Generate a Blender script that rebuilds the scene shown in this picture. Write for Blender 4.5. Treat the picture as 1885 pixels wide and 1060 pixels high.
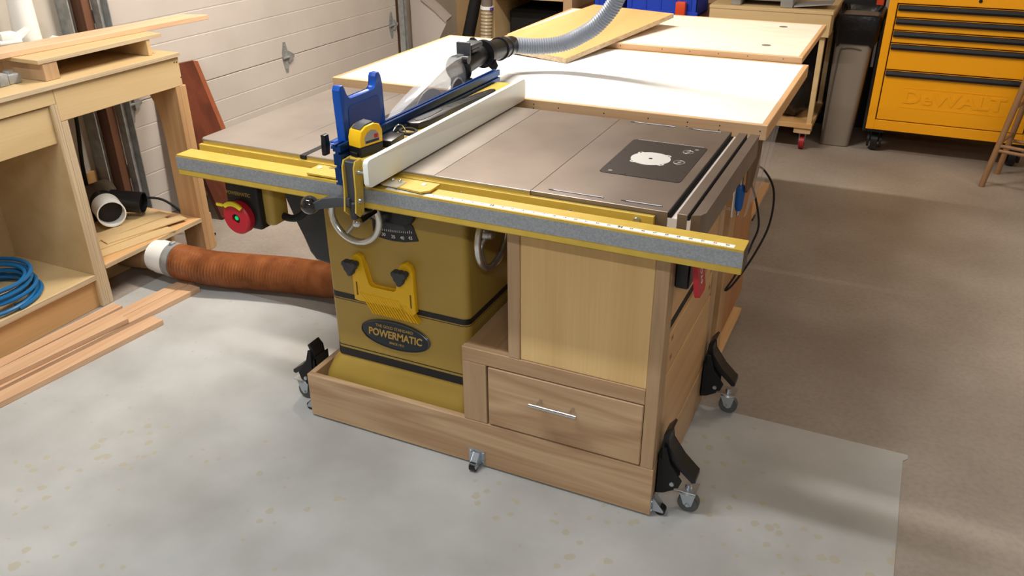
import bpy, bmesh, math, random
from mathutils import Vector, Matrix
random.seed(7)
PI = math.pi
for o in list(bpy.data.objects): bpy.data.objects.remove(o)
S = bpy.context.scene
COL = S.collection

# ------------------------------------------------------------------ camera, world, exposure, lights
cd = bpy.data.cameras.new('camera'); cam = bpy.data.objects.new('camera', cd); COL.objects.link(cam)
_r = Vector((0.90588935, 0.42345624, -0.00702087)); _u = Vector((-0.18838455, 0.41774294, 0.88882062)); _f = Vector((-0.37930956, 0.80385051, -0.4582015))
m = Matrix((_r, _u, -_f)).transposed().to_4x4(); m.translation = Vector((1.0994, -1.56492, 1.56766))
cam.matrix_world = m
cd.sensor_fit = 'HORIZONTAL'; cd.sensor_width = 36; cd.lens = 1533.07 / 1885 * 36; cd.clip_start = .02
S.camera = cam
S.view_settings.view_transform = 'Standard'; S.view_settings.look = 'None'
S.view_settings.gamma = 1; S.view_settings.use_curve_mapping = False
S.view_settings.exposure = 0.0
W = bpy.data.worlds.new('world'); S.world = W; W.use_nodes = True
W.node_tree.nodes['Background'].inputs[0].default_value = (.9, .93, 1, 1)
W.node_tree.nodes['Background'].inputs[1].default_value = .35

FIXTURES = [  # x, y, z, rotation about z, watts, colour, label
    (-.62, 1.50, 2.50, 0, 80, (1, .92, .82), 'warm twin tube ceiling light above the white work table'),
    (-.45, -.60, 2.50, 0, 36, (.92, .96, 1), 'cool twin tube ceiling light above the floor before the saw'),
    (2.15, 2.30, 2.50, 0, 20, (1, .88, .74), 'warm twin tube ceiling light nearest the yellow tool chest'),
    (1.50, -2.50, 2.50, 0, 42, (.93, .96, 1), 'cool twin tube ceiling light farthest from the garage door'),
]

# ------------------------------------------------------------------ helpers
def C3(r, g, b):
    f = lambda c: (c / 255 / 12.92) if c / 255 <= .04045 else ((c / 255 + .055) / 1.055) ** 2.4
    return (f(r), f(g), f(b), 1)
MATS = {}
def mat(name, col, rough=.5, metal=0, col2=None, scale=20, stretch=(1, 1, 1), bump=0, detail=4, emit=0, trans=0, ior=1.45, alpha=1, spec=.5, lo=.35, hi=.65, coat=0):
    if name in MATS: return MATS[name]
    M = bpy.data.materials.new(name); M.use_nodes = True; nt = M.node_tree; b = nt.nodes['Principled BSDF']
    b.inputs['Base Color'].default_value = col; b.inputs['Roughness'].default_value = rough; b.inputs['Metallic'].default_value = metal
    b.inputs['Transmission Weight'].default_value = trans; b.inputs['IOR'].default_value = ior; b.inputs['Alpha'].default_value = alpha
    b.inputs['Specular IOR Level'].default_value = spec; b.inputs['Coat Weight'].default_value = coat
    if emit: b.inputs['Emission Color'].default_value = col; b.inputs['Emission Strength'].default_value = emit
    if col2 or bump:
        tc = nt.nodes.new('ShaderNodeTexCoord'); mp = nt.nodes.new('ShaderNodeMapping'); mp.inputs['Scale'].default_value = stretch
        nz = nt.nodes.new('ShaderNodeTexNoise'); nz.inputs['Scale'].default_value = scale; nz.inputs['Detail'].default_value = detail
        nt.links.new(tc.outputs['Object'], mp.inputs[0]); nt.links.new(mp.outputs[0], nz.inputs['Vector'])
        if col2:
            rp = nt.nodes.new('ShaderNodeValToRGB'); e = rp.color_ramp.elements
            e[0].position = lo; e[1].position = hi; e[0].color = col; e[1].color = col2
            nt.links.new(nz.outputs['Fac'], rp.inputs[0]); nt.links.new(rp.outputs[0], b.inputs['Base Color'])
        if bump:
            bp = nt.nodes.new('ShaderNodeBump'); bp.inputs['Strength'].default_value = bump; bp.inputs['Distance'].default_value = .002
            nt.links.new(nz.outputs['Fac'], bp.inputs['Height']); nt.links.new(bp.outputs[0], b.inputs['Normal'])
    MATS[name] = M; return M
def wood(name, c1, c2, axis='x', rings=1.0, rough=.5, cath=6):
    """grain runs along axis: broad wavy figure plus fine pores"""
    if name in MATS: return MATS[name]
    M = mat(name, c1, rough); nt = M.node_tree; b = nt.nodes['Principled BSDF']
    k = 'xyz'.index(axis)
    tc = nt.nodes.new('ShaderNodeTexCoord')
    def noise(s_across, s_along, det, dist=0):
        mp = nt.nodes.new('ShaderNodeMapping'); sc = [s_across] * 3; sc[k] = s_along; mp.inputs['Scale'].default_value = sc
        n = nt.nodes.new('ShaderNodeTexNoise'); n.inputs['Scale'].default_value = 1; n.inputs['Detail'].default_value = det; n.inputs['Distortion'].default_value = dist
        nt.links.new(tc.outputs['Object'], mp.inputs[0]); nt.links.new(mp.outputs[0], n.inputs['Vector']); return n
    n1 = noise(7 * rings, .9, 2, .6); n2 = noise(160, 4, 3)
    mul = nt.nodes.new('ShaderNodeMath'); mul.operation = 'MULTIPLY'; mul.inputs[1].default_value = cath
    fr = nt.nodes.new('ShaderNodeMath'); fr.operation = 'PINGPONG'; fr.inputs[1].default_value = 1
    nt.links.new(n1.outputs['Fac'], mul.inputs[0]); nt.links.new(mul.outputs[0], fr.inputs[0])
    mx = nt.nodes.new('ShaderNodeMix'); mx.data_type = 'FLOAT'; mx.inputs[0].default_value = .5
    nt.links.new(fr.outputs[0], mx.inputs[2]); nt.links.new(n2.outputs['Fac'], mx.inputs[3])
    rp = nt.nodes.new('ShaderNodeValToRGB'); e = rp.color_ramp.elements; e[0].position = .2; e[1].position = .8; e[0].color = c1; e[1].color = c2
    nt.links.new(mx.outputs[0], rp.inputs[0]); nt.links.new(rp.outputs[0], b.inputs['Base Color'])
    return M

ORG = {}
COUNT = {}
def thing(name, label, cat, org, group=None):
    o = bpy.data.objects.new(name, None); o.empty_display_size = .1; COL.objects.link(o); o.location = org
    o['label'] = label; o['category'] = cat
    if group: o['group'] = group
    ORG[o.name] = Vector(org); return o
def tag(o, label=None, cat=None, group=None, kind=None):
    if label: o['label'] = label
    if cat: o['category'] = cat
    if group: o['group'] = group
    if kind: o['kind'] = kind
    return o
def obj(name, bm, M, parent=None, org=None, label=None, smooth=35):
    bmesh.ops.remove_doubles(bm, verts=bm.verts, dist=1e-6)
    bmesh.ops.recalc_face_normals(bm, faces=bm.faces)
    for f in bm.faces: f.smooth = True
    lim = math.radians(smooth)
    for e in bm.edges: e.smooth = (len(e.link_faces) == 2 and e.calc_face_angle(0) < lim)
    if parent is not None: g = ORG[parent.name]
    elif org is not None: g = Vector(org)
    else:
        vs = [v.co for v in bm.verts]; g = Vector(((min(v.x for v in vs) + max(v.x for v in vs)) / 2, (min(v.y for v in vs) + max(v.y for v in vs)) / 2, min(v.z for v in vs)))
    bm.transform(Matrix.Translation(-g))
    me = bpy.data.meshes.new(name); bm.to_mesh(me); bm.free()
    o = bpy.data.objects.new(name, me); COL.objects.link(o); me.materials.append(M)
    if parent is not None: o.parent = parent
    else: o.location = g
    ORG[o.name] = g
    if label: o['label'] = label
    return o
def N(): return bmesh.new()
def bx(bm, x0, x1, y0, y1, z0, z1, bev=0, seg=1, mtx=None):
    r = bmesh.ops.create_cube(bm, size=1)
    for v in r['verts']: v.co = Vector(((x0 + x1) / 2 + v.co.x * (x1 - x0), (y0 + y1) / 2 + v.co.y * (y1 - y0), (z0 + z1) / 2 + v.co.z * (z1 - z0)))
    vs = r['verts']
    if bev:
        es = list({e for v in vs for e in v.link_edges})
        q = bmesh.ops.bevel(bm, geom=es, offset=bev, segments=seg, profile=.5, affect='EDGES', clamp_overlap=True)
        vs = list({v for f in q['faces'] for v in f.verts} | {v for v in vs if v.is_valid})
    if mtx is not None:
        for v in vs: v.co = mtx @ v.co
    return bm
def box(name, d, M, parent=None, bev=.0015, seg=1, mtx=None, **k):
    return obj(name, bx(N(), *d, bev=bev, seg=seg, mtx=mtx), M, parent, **k)
def cyl(bm, p0, p1, r0, r1=None, seg=20, caps=True):
    p0 = Vector(p0); p1 = Vector(p1); r1 = r0 if r1 is None else r1
    d = (p1 - p0); L = d.length; q = d.to_track_quat('Z', 'Y').to_matrix().to_4x4(); q.translation = (p0 + p1) / 2
    bmesh.ops.create_cone(bm, cap_ends=caps, segments=seg, radius1=r0, radius2=r1, depth=L, matrix=q); return bm
def sph(bm, c, r, sc=(1, 1, 1), seg=16, rings=10):
    mm = Matrix.Translation(Vector(c)) @ Matrix.Diagonal((*sc, 1)); bmesh.ops.create_uvsphere(bm, u_segments=seg, v_segments=rings, radius=r, matrix=mm); return bm
def prism(bm, poly, axis, lo, hi, bev=0, seg=1):
    """poly in the two remaining axes (x: yz, y: xz, z: xy)"""
    def P(a, b, t): return {'x': (t, a, b), 'y': (a, t, b), 'z': (a, b, t)}[axis]
    v0 = [bm.verts.new(P(a, b, lo)) for a, b in poly]; v1 = [bm.verts.new(P(a, b, hi)) for a, b in poly]
    n = len(poly); f0 = bm.faces.new(v0); f1 = bm.faces.new(list(reversed(v1)))
    sides = [bm.faces.new((v0[i], v1[i], v1[(i + 1) % n], v0[(i + 1) % n])) for i in range(n)]
    if bev:
        es = list(f0.edges) + list(f1.edges)
        bmesh.ops.bevel(bm, geom=es, offset=bev, segments=seg, profile=.5, affect='EDGES', clamp_overlap=True)
    return bm
def rrect(x0, x1, y0, y1, r, n=5):
    pts = []
    for cx, cy, a in ((x1 - r, y1 - r, 0), (x0 + r, y1 - r, 90), (x0 + r, y0 + r, 180), (x1 - r, y0 + r, 270)):
        for i in range(n + 1):
            t = math.radians(a + 90 * i / n); pts.append((cx + r * math.cos(t), cy + r * math.sin(t)))
    return pts
def circ(cx, cy, r, n=24, a0=0, a1=360):
    return [(cx + r * math.cos(math.radians(a0 + (a1 - a0) * i / n)), cy + r * math.sin(math.radians(a0 + (a1 - a0) * i / n))) for i in range(n if a1 - a0 == 360 else n + 1)]
def loft(bm, rings, cap=True, closed=True):
    R = [[bm.verts.new(p) for p in ring] for ring in rings]; n = len(R[0])
    for a, b in zip(R, R[1:]):
        for i in range(n if closed else n - 1): bm.faces.new((a[i], a[(i + 1) % n], b[(i + 1) % n], b[i]))
    if cap: bm.faces.new(list(reversed(R[0]))); bm.faces.new(R[-1])
    return bm
def spline(pts, n=12):
    """Catmull-Rom through pts"""
    P = [Vector(p) for p in pts]; P = [2 * P[0] - P[1]] + P + [2 * P[-1] - P[-2]]; out = []
    for i in range(1, len(P) - 2):
        a, b, c, d = P[i - 1:i + 3]
        for k in range(n):
            t = k / n; out.append(.5 * ((2 * b) + (c - a) * t + (2 * a - 5 * b + 4 * c - d) * t * t + (3 * b - a - 3 * c + d) * t ** 3))
    out.append(P[-2]); return out
def sweep(bm, pts, rad, seg=12, cap=True):
    pts = [Vector(p) for p in pts]; up = Vector((0, 0, 1)); rings = []; nrm = None
    for i, p in enumerate(pts):
        t = (pts[min(i + 1, len(pts) - 1)] - pts[max(i - 1, 0)]).normalized()
        if nrm is None: nrm = t.orthogonal().normalized()
        nrm = (nrm - t * nrm.dot(t)).normalized(); b = t.cross(nrm)
        r = rad(i) if callable(rad) else rad
        rings.append([p + (nrm * math.cos(2 * PI * k / seg) + b * math.sin(2 * PI * k / seg)) * r for k in range(seg)])
    return loft(bm, rings, cap)
def resample(pts, step):
    pts = [Vector(p) for p in pts]; out = [pts[0]]; acc = 0
    for a, b in zip(pts, pts[1:]):
        L = (b - a).length; s = step - acc
        while s <= L: out.append(a + (b - a) * (s / L)); s += step
        acc = (acc + L) % step
    return out
def ribbed(bm, pts, r, amp, pitch, seg=20):
    q = resample(pts, pitch / 4); return sweep(bm, q, lambda i: r + amp * (0, 1, 0, -1)[i % 4], seg)
def torus(bm, c, ax, R, r, seg=40, ms=12):
    ax = Vector(ax).normalized(); a = ax.orthogonal().normalized(); b = ax.cross(a); c = Vector(c); rings = []
    vs = []
    for i in range(seg):
        t = 2 * PI * i / seg; d = a * math.cos(t) + b * math.sin(t)
        vs.append([bm.verts.new(c + d * (R + r * math.cos(2 * PI * k / ms)) + ax * r * math.sin(2 * PI * k / ms)) for k in range(ms)])
    for i in range(seg):
        for k in range(ms): bm.faces.new((vs[i][k], vs[(i + 1) % seg][k], vs[(i + 1) % seg][(k + 1) % ms], vs[i][(k + 1) % ms]))
    return bm
def lettering(bm, s, size, at, right, up, ext=.0004, bold=0, shear=0, align='CENTER', sx=1):
    cu = bpy.data.curves.new('t', 'FONT'); cu.body = s; cu.size = size; cu.extrude = ext; cu.offset = bold; cu.shear = shear; cu.align_x = align; cu.align_y = 'CENTER'
    cu.resolution_u = 3
    o = bpy.data.objects.new('t', cu); COL.objects.link(o); dg = bpy.context.evaluated_depsgraph_get(); dg.update()
    me = bpy.data.meshes.new_from_object(o.evaluated_get(dg))
    r = Vector(right).normalized(); u = Vector(up).normalized(); n = r.cross(u)
    M4 = Matrix((r * sx, u, n)).transposed().to_4x4(); M4.translation = Vector(at); me.transform(M4); bm.from_mesh(me)
    bpy.data.objects.remove(o); bpy.data.curves.remove(cu); bpy.data.meshes.remove(me); return bm
def bolt(bm, c, ax, r=.006, h=.004):
    c = Vector(c); ax = Vector(ax).normalized(); cyl(bm, c, c + ax * h, r, r * .85, 12); return bm
def rotz(a, c): c = Vector(c); return Matrix.Translation(c) @ Matrix.Rotation(a, 4, 'Z') @ Matrix.Translation(-c)

# ------------------------------------------------------------------ materials
GOLD = mat('gold_paint', C3(178, 147, 68), .36, 0, C3(172, 142, 64), 6)
RAIL = mat('rail_yellow_paint', C3(202, 170, 72), .42, 0, C3(194, 162, 64), 30)
IRON = mat('cast_iron_ground', C3(190, 181, 173), .30, .85, C3(172, 163, 155), 5, (1, 1, 1), 0, 6)
IRON2 = mat('cast_iron_shaded', C3(142, 130, 121), .38, .75, C3(128, 117, 109), 6)  # darker copy of the cast iron, dimmer reflections put into its colour
IRONE = mat('iron_edge', C3(165, 165, 162), .4, .7)
STEEL = mat('galvanised', C3(164, 168, 172), .5, .45, C3(144, 149, 154), 220)
ZINC = mat('zinc_plate', C3(190, 198, 205), .28, .9)
CHROME = mat('chrome', C3(215, 215, 215), .12, 1)
TRACKM = mat('dull_galvanised', C3(172, 174, 172), .5, .3, C3(146, 148, 147), 25)
BLACK = mat('black_plastic', C3(24, 24, 26), .35)
BLACKM = mat('black_matt', C3(20, 20, 21), .7)
DARKP = mat('charcoal_paint', C3(48, 51, 55), .5)
GREYP = mat('dark_grey_plastic', C3(62, 64, 68), .5)
RED = mat('red_plastic', C3(182, 30, 45), .4)
YEL = mat('yellow_plastic', C3(238, 186, 20), .4)
CLIP = mat('clip_yellow', C3(232, 212, 40), .4)
BLUE = mat('blue_plastic', C3(22, 78, 168), .3)
BLUEA = mat('blue_anodised', C3(24, 62, 122), .32, .55)
WHITE = mat('white_plastic', C3(240, 240, 235), .4)
HDPE = mat('fence_hdpe', C3(236, 238, 230), .35)
PAPER = mat('tape_white', C3(235, 232, 225), .5)
INK = mat('ink', C3(25, 25, 30), .6)
INKR = mat('ink_red', C3(190, 50, 50), .6)
GREEN = mat('green_led', C3(10, 170, 90), .3, emit=.8)
CLEAR = mat('clear_plastic', C3(215, 218, 222), .08, alpha=.30, spec=1, coat=1)
FILM = mat('clear_film', C3(225, 228, 230), .15, alpha=.3)
RUB = mat('grey_rubber', C3(84, 86, 86), .6)
PLY = wood('birch_ply', C3(212, 185, 140), C3(198, 169, 121), 'y', 1, .5, 3)
PLYX = wood('birch_ply_x', C3(212, 185, 140), C3(198, 169, 121), 'x', 1, .5, 3)
PLYE = wood('ply_edge', C3(205, 184, 152), C3(176, 152, 120), 'y', 6, .6, 8)
ALD = wood('alder_x', C3(200, 168, 130), C3(168, 133, 98), 'x', 1.2, .45, 9)
ALDZ = wood('alder_z', C3(192, 160, 124), C3(172, 140, 104), 'z', 1.5, .45, 5)
ALDY = wood('alder_y', C3(198, 164, 124), C3(176, 140, 102), 'y', 1.4, .45, 6)
MAP = wood('maple_panel', C3(230, 194, 134), C3(215, 176, 116), 'z', 1, .4, 3)
MAPY = wood('maple_panel_y', C3(214, 172, 122), C3(190, 147, 100), 'y', 1.2, .4, 4)
PINE = wood('pine_edge', C3(206, 170, 130), C3(188, 150, 110), 'x', 2, .5, 4)
PINEY = wood('pine_edge_y', C3(206, 166, 122), C3(184, 140, 98), 'y', 2, .5, 4)
FIR = wood('fir_leg', C3(198, 158, 112), C3(174, 134, 92), 'z', 1.5, .5, 5)
CEDAR = wood('cedar', C3(222, 186, 150), C3(204, 162, 126), 'y', 1.5, .5, 4)
FLB = wood('floor_board_wood', C3(210, 172, 136), C3(190, 148, 112), 'y', 1.8, .5, 5)
MAHO = wood('mahogany', C3(108, 54, 34), C3(76, 36, 22), 'z', 1.2, .45, 5)
BRPLY = wood('amber_ply', C3(206, 164, 112), C3(190, 146, 94), 'y', .8, .4, 3)
OAK = wood('stool_wood', C3(150, 112, 76), C3(122, 88, 58), 'z', 2, .5, 4)
JAMB = wood('jamb_wood', C3(120, 82, 60), C3(96, 62, 44), 'z', 2, .6, 4)
MELA = mat('white_melamine', C3(240, 240, 238), .45, 0, C3(232, 232, 230), 4)
DOORW = mat('door_white', C3(208, 200, 192), .55, 0, C3(200, 192, 183), 3)
ORHOSE = mat('orange_hose', C3(158, 98, 58), .28, 0, C3(126, 74, 42), 14)
GYHOSE = mat('grey_hose', C3(128, 134, 145), .35)
BLHOSE = mat('blue_hose', C3(20, 98, 150), .4)
BRHOSE = mat('brown_clear_hose', C3(92, 80, 66), .35)
YCH = mat('chest_yellow', C3(240, 164, 8), .38)
BIN = mat('bin_blue', C3(32, 68, 190), .4)
TAUPE = mat('bin_taupe', C3(128, 118, 106), .55)
BAG = mat('bag_black', C3(16, 16, 18), .28, bump=1.0, scale=38)
ORANGE = mat('orange_plastic', C3(214, 74, 34), .4)
ALU = mat('cast_aluminium', C3(172, 174, 174), .45, .6)

# ------------------------------------------------------------------ setting
def floor_material():
    M = mat('concrete', C3(168, 152, 136), .5); nt = M.node_tree; b = nt.nodes['Principled BSDF']
    tc = nt.nodes.new('ShaderNodeTexCoord')
    def nz(s, d):
        n = nt.nodes.new('ShaderNodeTexNoise'); n.inputs['Scale'].default_value = s; n.inputs['Detail'].default_value = d; nt.links.new(tc.outputs['Object'], n.inputs['Vector']); return n
    a = nz(1.6, 7); c = nz(60, 5)
    r1 = nt.nodes.new('ShaderNodeValToRGB'); e = r1.color_ramp.elements; e[0].position = .35; e[1].position = .7; e[0].color = C3(134, 123, 112); e[1].color = C3(164, 154, 143)
    r2 = nt.nodes.new('ShaderNodeValToRGB'); e = r2.color_ramp.elements; e[0].position = .3; e[1].position = .6; e[0].color = (.78, .78, .78, 1); e[1].color = (1, 1, 1, 1)
    nt.links.new(a.outputs['Fac'], r1.inputs[0]); nt.links.new(c.outputs['Fac'], r2.inputs[0])
    mx = nt.nodes.new('ShaderNodeMix'); mx.data_type = 'RGBA'; mx.blend_type = 'MULTIPLY'; mx.inputs[0].default_value = .6
    nt.links.new(r1.outputs[0], mx.inputs[6]); nt.links.new(r2.outputs[0], mx.inputs[7]); nt.links.new(mx.outputs[2], b.inputs['Base Color'])
    return M
def cover_material():
    M = mat('floor_cover', C3(176, 178, 172), .5); nt = M.node_tree; b = nt.nodes['Principled BSDF']
    tc = nt.nodes.new('ShaderNodeTexCoord')
    n = nt.nodes.new('ShaderNodeTexNoise'); n.inputs['Scale'].default_value = 3; n.inputs['Detail'].default_value = 6; nt.links.new(tc.outputs['Object'], n.inputs['Vector'])
    r1 = nt.nodes.new('ShaderNodeValToRGB'); e = r1.color_ramp.elements; e[0].position = .35; e[1].position = .68; e[0].color = C3(163, 162, 158); e[1].color = C3(185, 185, 182)
    nt.links.new(n.outputs['Fac'], r1.inputs[0])
    v = nt.nodes.new('ShaderNodeTexVoronoi'); v.inputs['Scale'].default_value = 21; v.inputs['Randomness'].default_value = 1
    wob = nt.nodes.new('ShaderNodeTexNoise'); wob.inputs['Scale'].default_value = 30; nt.links.new(tc.outputs['Object'], wob.inputs['Vector'])
    ad = nt.nodes.new('ShaderNodeMix'); ad.data_type = 'VECTOR'; ad.inputs[0].default_value = .02
    nt.links.new(tc.outputs['Object'], ad.inputs[4]); nt.links.new(wob.outputs['Color'], ad.inputs[5]); nt.links.new(ad.outputs[1], v.inputs['Vector'])
    pn = nt.nodes.new('ShaderNodeTexNoise'); pn.inputs['Scale'].default_value = 2.3; nt.links.new(tc.outputs['Object'], pn.inputs['Vector'])
    pr = nt.nodes.new('ShaderNodeMapRange'); pr.inputs[1].default_value = .40; pr.inputs[2].default_value = .66; pr.inputs[3].default_value = 0; pr.inputs[4].default_value = .34
    nt.links.new(pn.outputs['Fac'], pr.inputs[0])
    lt = nt.nodes.new('ShaderNodeMath'); lt.operation = 'SUBTRACT'; nt.links.new(pr.outputs[0], lt.inputs[0]); nt.links.new(v.outputs['Distance'], lt.inputs[1])
    mr = nt.nodes.new('ShaderNodeMapRange'); mr.inputs[1].default_value = 0; mr.inputs[2].default_value = .05; mr.inputs[3].default_value = 0; mr.inputs[4].default_value = .42; nt.links.new(lt.outputs[0], mr.inputs[0])
    mx = nt.nodes.new('ShaderNodeMix'); mx.data_type = 'RGBA'; mx.inputs[7].default_value = C3(168, 154, 112)
    nt.links.new(mr.outputs[0], mx.inputs[0]); nt.links.new(r1.outputs[0], mx.inputs[6]); nt.links.new(mx.outputs[2], b.inputs['Base Color'])
    return M
tag(box('floor', (-2.35, 4.3, -4.6, 4.45, -.1, 0), floor_material(), bev=0), 'worn warm grey concrete garage floor', kind='structure')
fc = N(); prism(fc, [(-1.60, -4.4), (1.305, -4.4), (1.305, .655), (1.318, .672), (1.318, .690), (1.29, .690), (-1.60, .690)], 'z', .0005, .0022)
tag(obj('floor_covering', fc, cover_material()), 'pale grey stained floor covering lying under the table saw', 'floor covering')
tag(box('ceiling', (-2.35, 4.3, -4.6, 4.45, 2.75, 2.85), mat('ceiling_paint', C3(225, 222, 215), .7), bev=0), kind='structure')
tag(box('wall_left', (-2.35, -2.15, -4.6, 4.45, 0, 2.75), mat('wall_grey', C3(196, 188, 176), .7, 0, C3(186, 178, 166), 4), bev=0), kind='structure')
tag(box('wall_back', (-2.15, 4.3, 4.35, 4.45, 0, 2.75), mat('wall_tan', C3(196, 164, 118), .7, 0, C3(184, 152, 108), 3), bev=0), kind='structure')
tag(box('wall_right', (4.2, 4.3, -4.6, 4.35, 0, 2.75), mat('wall_pale', C3(205, 200, 190), .7), bev=0), kind='structure')
tag(box('wall_front', (-2.15, 4.2, -4.6, -4.5, 0, 2.75), MATS['wall_pale'], bev=0), kind='structure')

def hinge(c, parent, wide=.028, h=.085, side=1):
    x, y, z = c; b = N()
    prism(b, [(y - wide, z - .02), (y - .010, z - h), (y + .010, z - h), (y + wide, z - .012), (y + wide, z + .012), (y + .010, z + h), (y - .010, z + h), (y - wide, z + .02)], 'x', x, x + .003)
    prism(b, [(y + wide - .012, z - .03), (y + wide + .028, z - .006), (y + wide + .028, z + .010), (y + wide - .012, z + .034)], 'x', x, x + .018)
    cyl(b, (x + .012, y - wide, z), (x + .012, y + wide + .03, z), .007, seg=10)
    for dz in (-.062, -.035, .035, .062): bolt(b, (x + .003, y, z + dz), (1, 0, 0), .005, .003)
    return obj('hinge', b, TRACKM, parent)
door = thing('door_1', 'white sectional garage door with horizontal ribs and steel hinges', 'door', (-2.12, 2.25, 0)); del door['category']; door['kind'] = 'structure'
for k in range(4):
    z0 = k * .575; b = N(); prof = [(-2.145, z0 + .002)]
    for j in range(5):
        a = z0 + j * .115; prof += [(-2.1042 if j else -2.1065, a + (.0015 if j else .0015)), (-2.103, a + .005), (-2.103, a + .111), (-2.1042, a + .1135)]
        if j < 4: prof += [(-2.1046, a + .115)]
    prof[-1] = (-2.1065, z0 + .5735); prof += [(-2.145, z0 + .573)]
    prism(b, prof, 'y', 1.085, 3.415); obj('door_panel', b, DOORW, door, smooth=4)
for y in (1.118, 2.235, 3.345):
    for z in (.575, 1.15): hinge((-2.103, y, z), door)
for y0, y1 in ((1.085, 1.10), (3.355, 3.375)):
    box('end_stile', (-2.1035, -2.1025, y0, y1, .01, 2.29), DOORW, door, bev=0)
t1 = tag(box('trim_1', (-2.15, -2.085, .975, 1.018, 0, 2.4), JAMB), kind='structure')
t2 = tag(box('trim_2', (-2.15, -2.075, 3.462, 3.486, 0, 2.4), JAMB), kind='structure')
tag(box('baseboard_left', (-2.15, -2.138, -4.4, .89, 0, .09), MATS['wall_grey']), kind='structure')
def track(y0, y1, label):
    t = thing('door_track', label, 'door track', (-2.1, (y0 + y1) / 2, 0), 'garage door tracks')
    b = N(); prism(b, [(-2.085, y0), (-2.045, y0), (-2.045, y0 + .004), (-2.078, y0 + .004), (-2.078, y1 - .004), (-2.045, y1 - .004), (-2.045, y1), (-2.085, y1)], 'z', .02, 2.35); obj('channel', b, TRACKM, t)
    for z in (.25, .95, 1.6):
        b = N(); bx(b, -2.148, -2.085, y0 + .008, y1 - .008, z, z + .05, .001); bolt(b, (-2.085, (y0 + y1) / 2, z + .025), (1, 0, 0), .007, .006); obj('bracket', b, TRACKM, t)
    return t
track(1.022, 1.075, 'grey steel door track left of the garage door, behind the workbench')
track(3.418, 3.458, 'grey steel door track at the far end of the garage door')
b = N(); prism(b, [(-2.148, .90), (-2.075, .90), (-2.075, .905), (-2.143, .905), (-2.143, .968), (-2.148, .968)], 'z', 0, 2.4)
tag(obj('steel_angle', b, TRACKM), 'tall steel angle beside the brown jamb behind the workbench', 'steel angle')

# ------------------------------------------------------------------ ceiling fixtures
TUBE = {}
for fx, fy, fz, rz, w, colr, lab in FIXTURES:
    t = thing('ceiling_light', lab, 'ceiling light', (fx, fy, fz), 'fluorescent ceiling fixtures')
    mx = rotz(rz, (fx, fy, fz))
    box('housing', (fx - .62, fx + .62, fy - .07, fy + .07, fz + .06, fz + .12), WHITE, t, mtx=mx)
    for dx in (-.5, .5): box('hanger', (fx + dx - .01, fx + dx + .01, fy - .01, fy + .01, fz + .12, 2.75), TRACKM, t, mtx=mx)
    key = 'tube_%d' % (colr[2] * 100)
    tm = mat(key, (*colr, 1), .4, emit=6)
    for dy in (-.035, .035):
        b = N(); cyl(b, mx @ Vector((fx - .6, fy + dy, fz + .04)), mx @ Vector((fx + .6, fy + dy, fz + .04)), .016, seg=12); obj('tube', b, tm, t)
    ld = bpy.data.lights.new('tube_light', 'AREA'); ld.shape = 'RECTANGLE'; ld.size = 1.2; ld.size_y = .08; ld.energy = w; ld.color = colr
    lo = bpy.data.objects.new('tube_light', ld); COL.objects.link(lo); lo.parent = t; lo.location = (0, 0, .015); lo.rotation_euler = (0, 0, rz)

# ------------------------------------------------------------------ wooden base cabinet
cab = thing('mobile_base_cabinet', 'light brown wooden mobile base with drawer and tall router cabinet', 'cabinet', (.15, .45, 0))
YB = .123
b = N(); bx(b, -.400, .703, YB, YB + .019, .008, .159, .0015); obj('front_board', b, ALD, cab)
box('side_board', (-.400, -.381, YB + .019, .745, .008, .159), ALDY, cab)
box('back_board', (-.400, .700, .745, .764, .008, .159), ALD, cab)
box('floor_panel', (-.381, .681, YB + .019, .745, .010, .024), PLYX, cab)
# step (low part beside the saw)
box('step_stile', (.150, .222, YB, YB + .02, .160, .3525), ALDZ, cab)
box('step_rail', (.150, .666, YB, YB + .02, .353, .3975), ALD, cab)
box('step_top', (.153, .290, YB + .021, .70, .374, .396), ALDY, cab)
box('step_side', (.151, .168, YB + .021, .70, .160, .373), ALDY, cab)
bx_ = N(); bx(bx_, .224, .6655, YB + .012, YB + .02, .160, .3525); obj('drawer_recess', bx_, BLACKM, cab)
dr = box('drawer', (.2285, .6645, YB - .002, YB + .016, .164, .350), ALD, cab, bev=.0025)
b = N()
for hx in (.386, .478): cyl(b, (hx, YB - .002, .288), (hx, YB - .032, .288), .0045, seg=12)
cyl(b, (.366, YB - .034, .288), (.498, YB - .034, .288), .006, seg=16); obj('handle', b, CHROME, dr, label='brushed steel bar handle')
# bottom rail between drawer and panel is step_rail; tall cabinet
box('stile', (.290, .3235, YB, YB + .02, .398, .8445), ALDZ, cab)
box('stile', (.6665, .700, YB, YB + .02, .160, .8445), ALDZ, cab)
box('front_panel', (.324, .666, YB + .004, YB + .016, .398, .8445), MAP, cab)
box('inner_side', (.2905, .307, YB + .021, .70, .3965, .8445), ALDY, cab)
box('back_panel', (.291, .681, .70, .716, .16, .8445), PLYX, cab)
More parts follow.
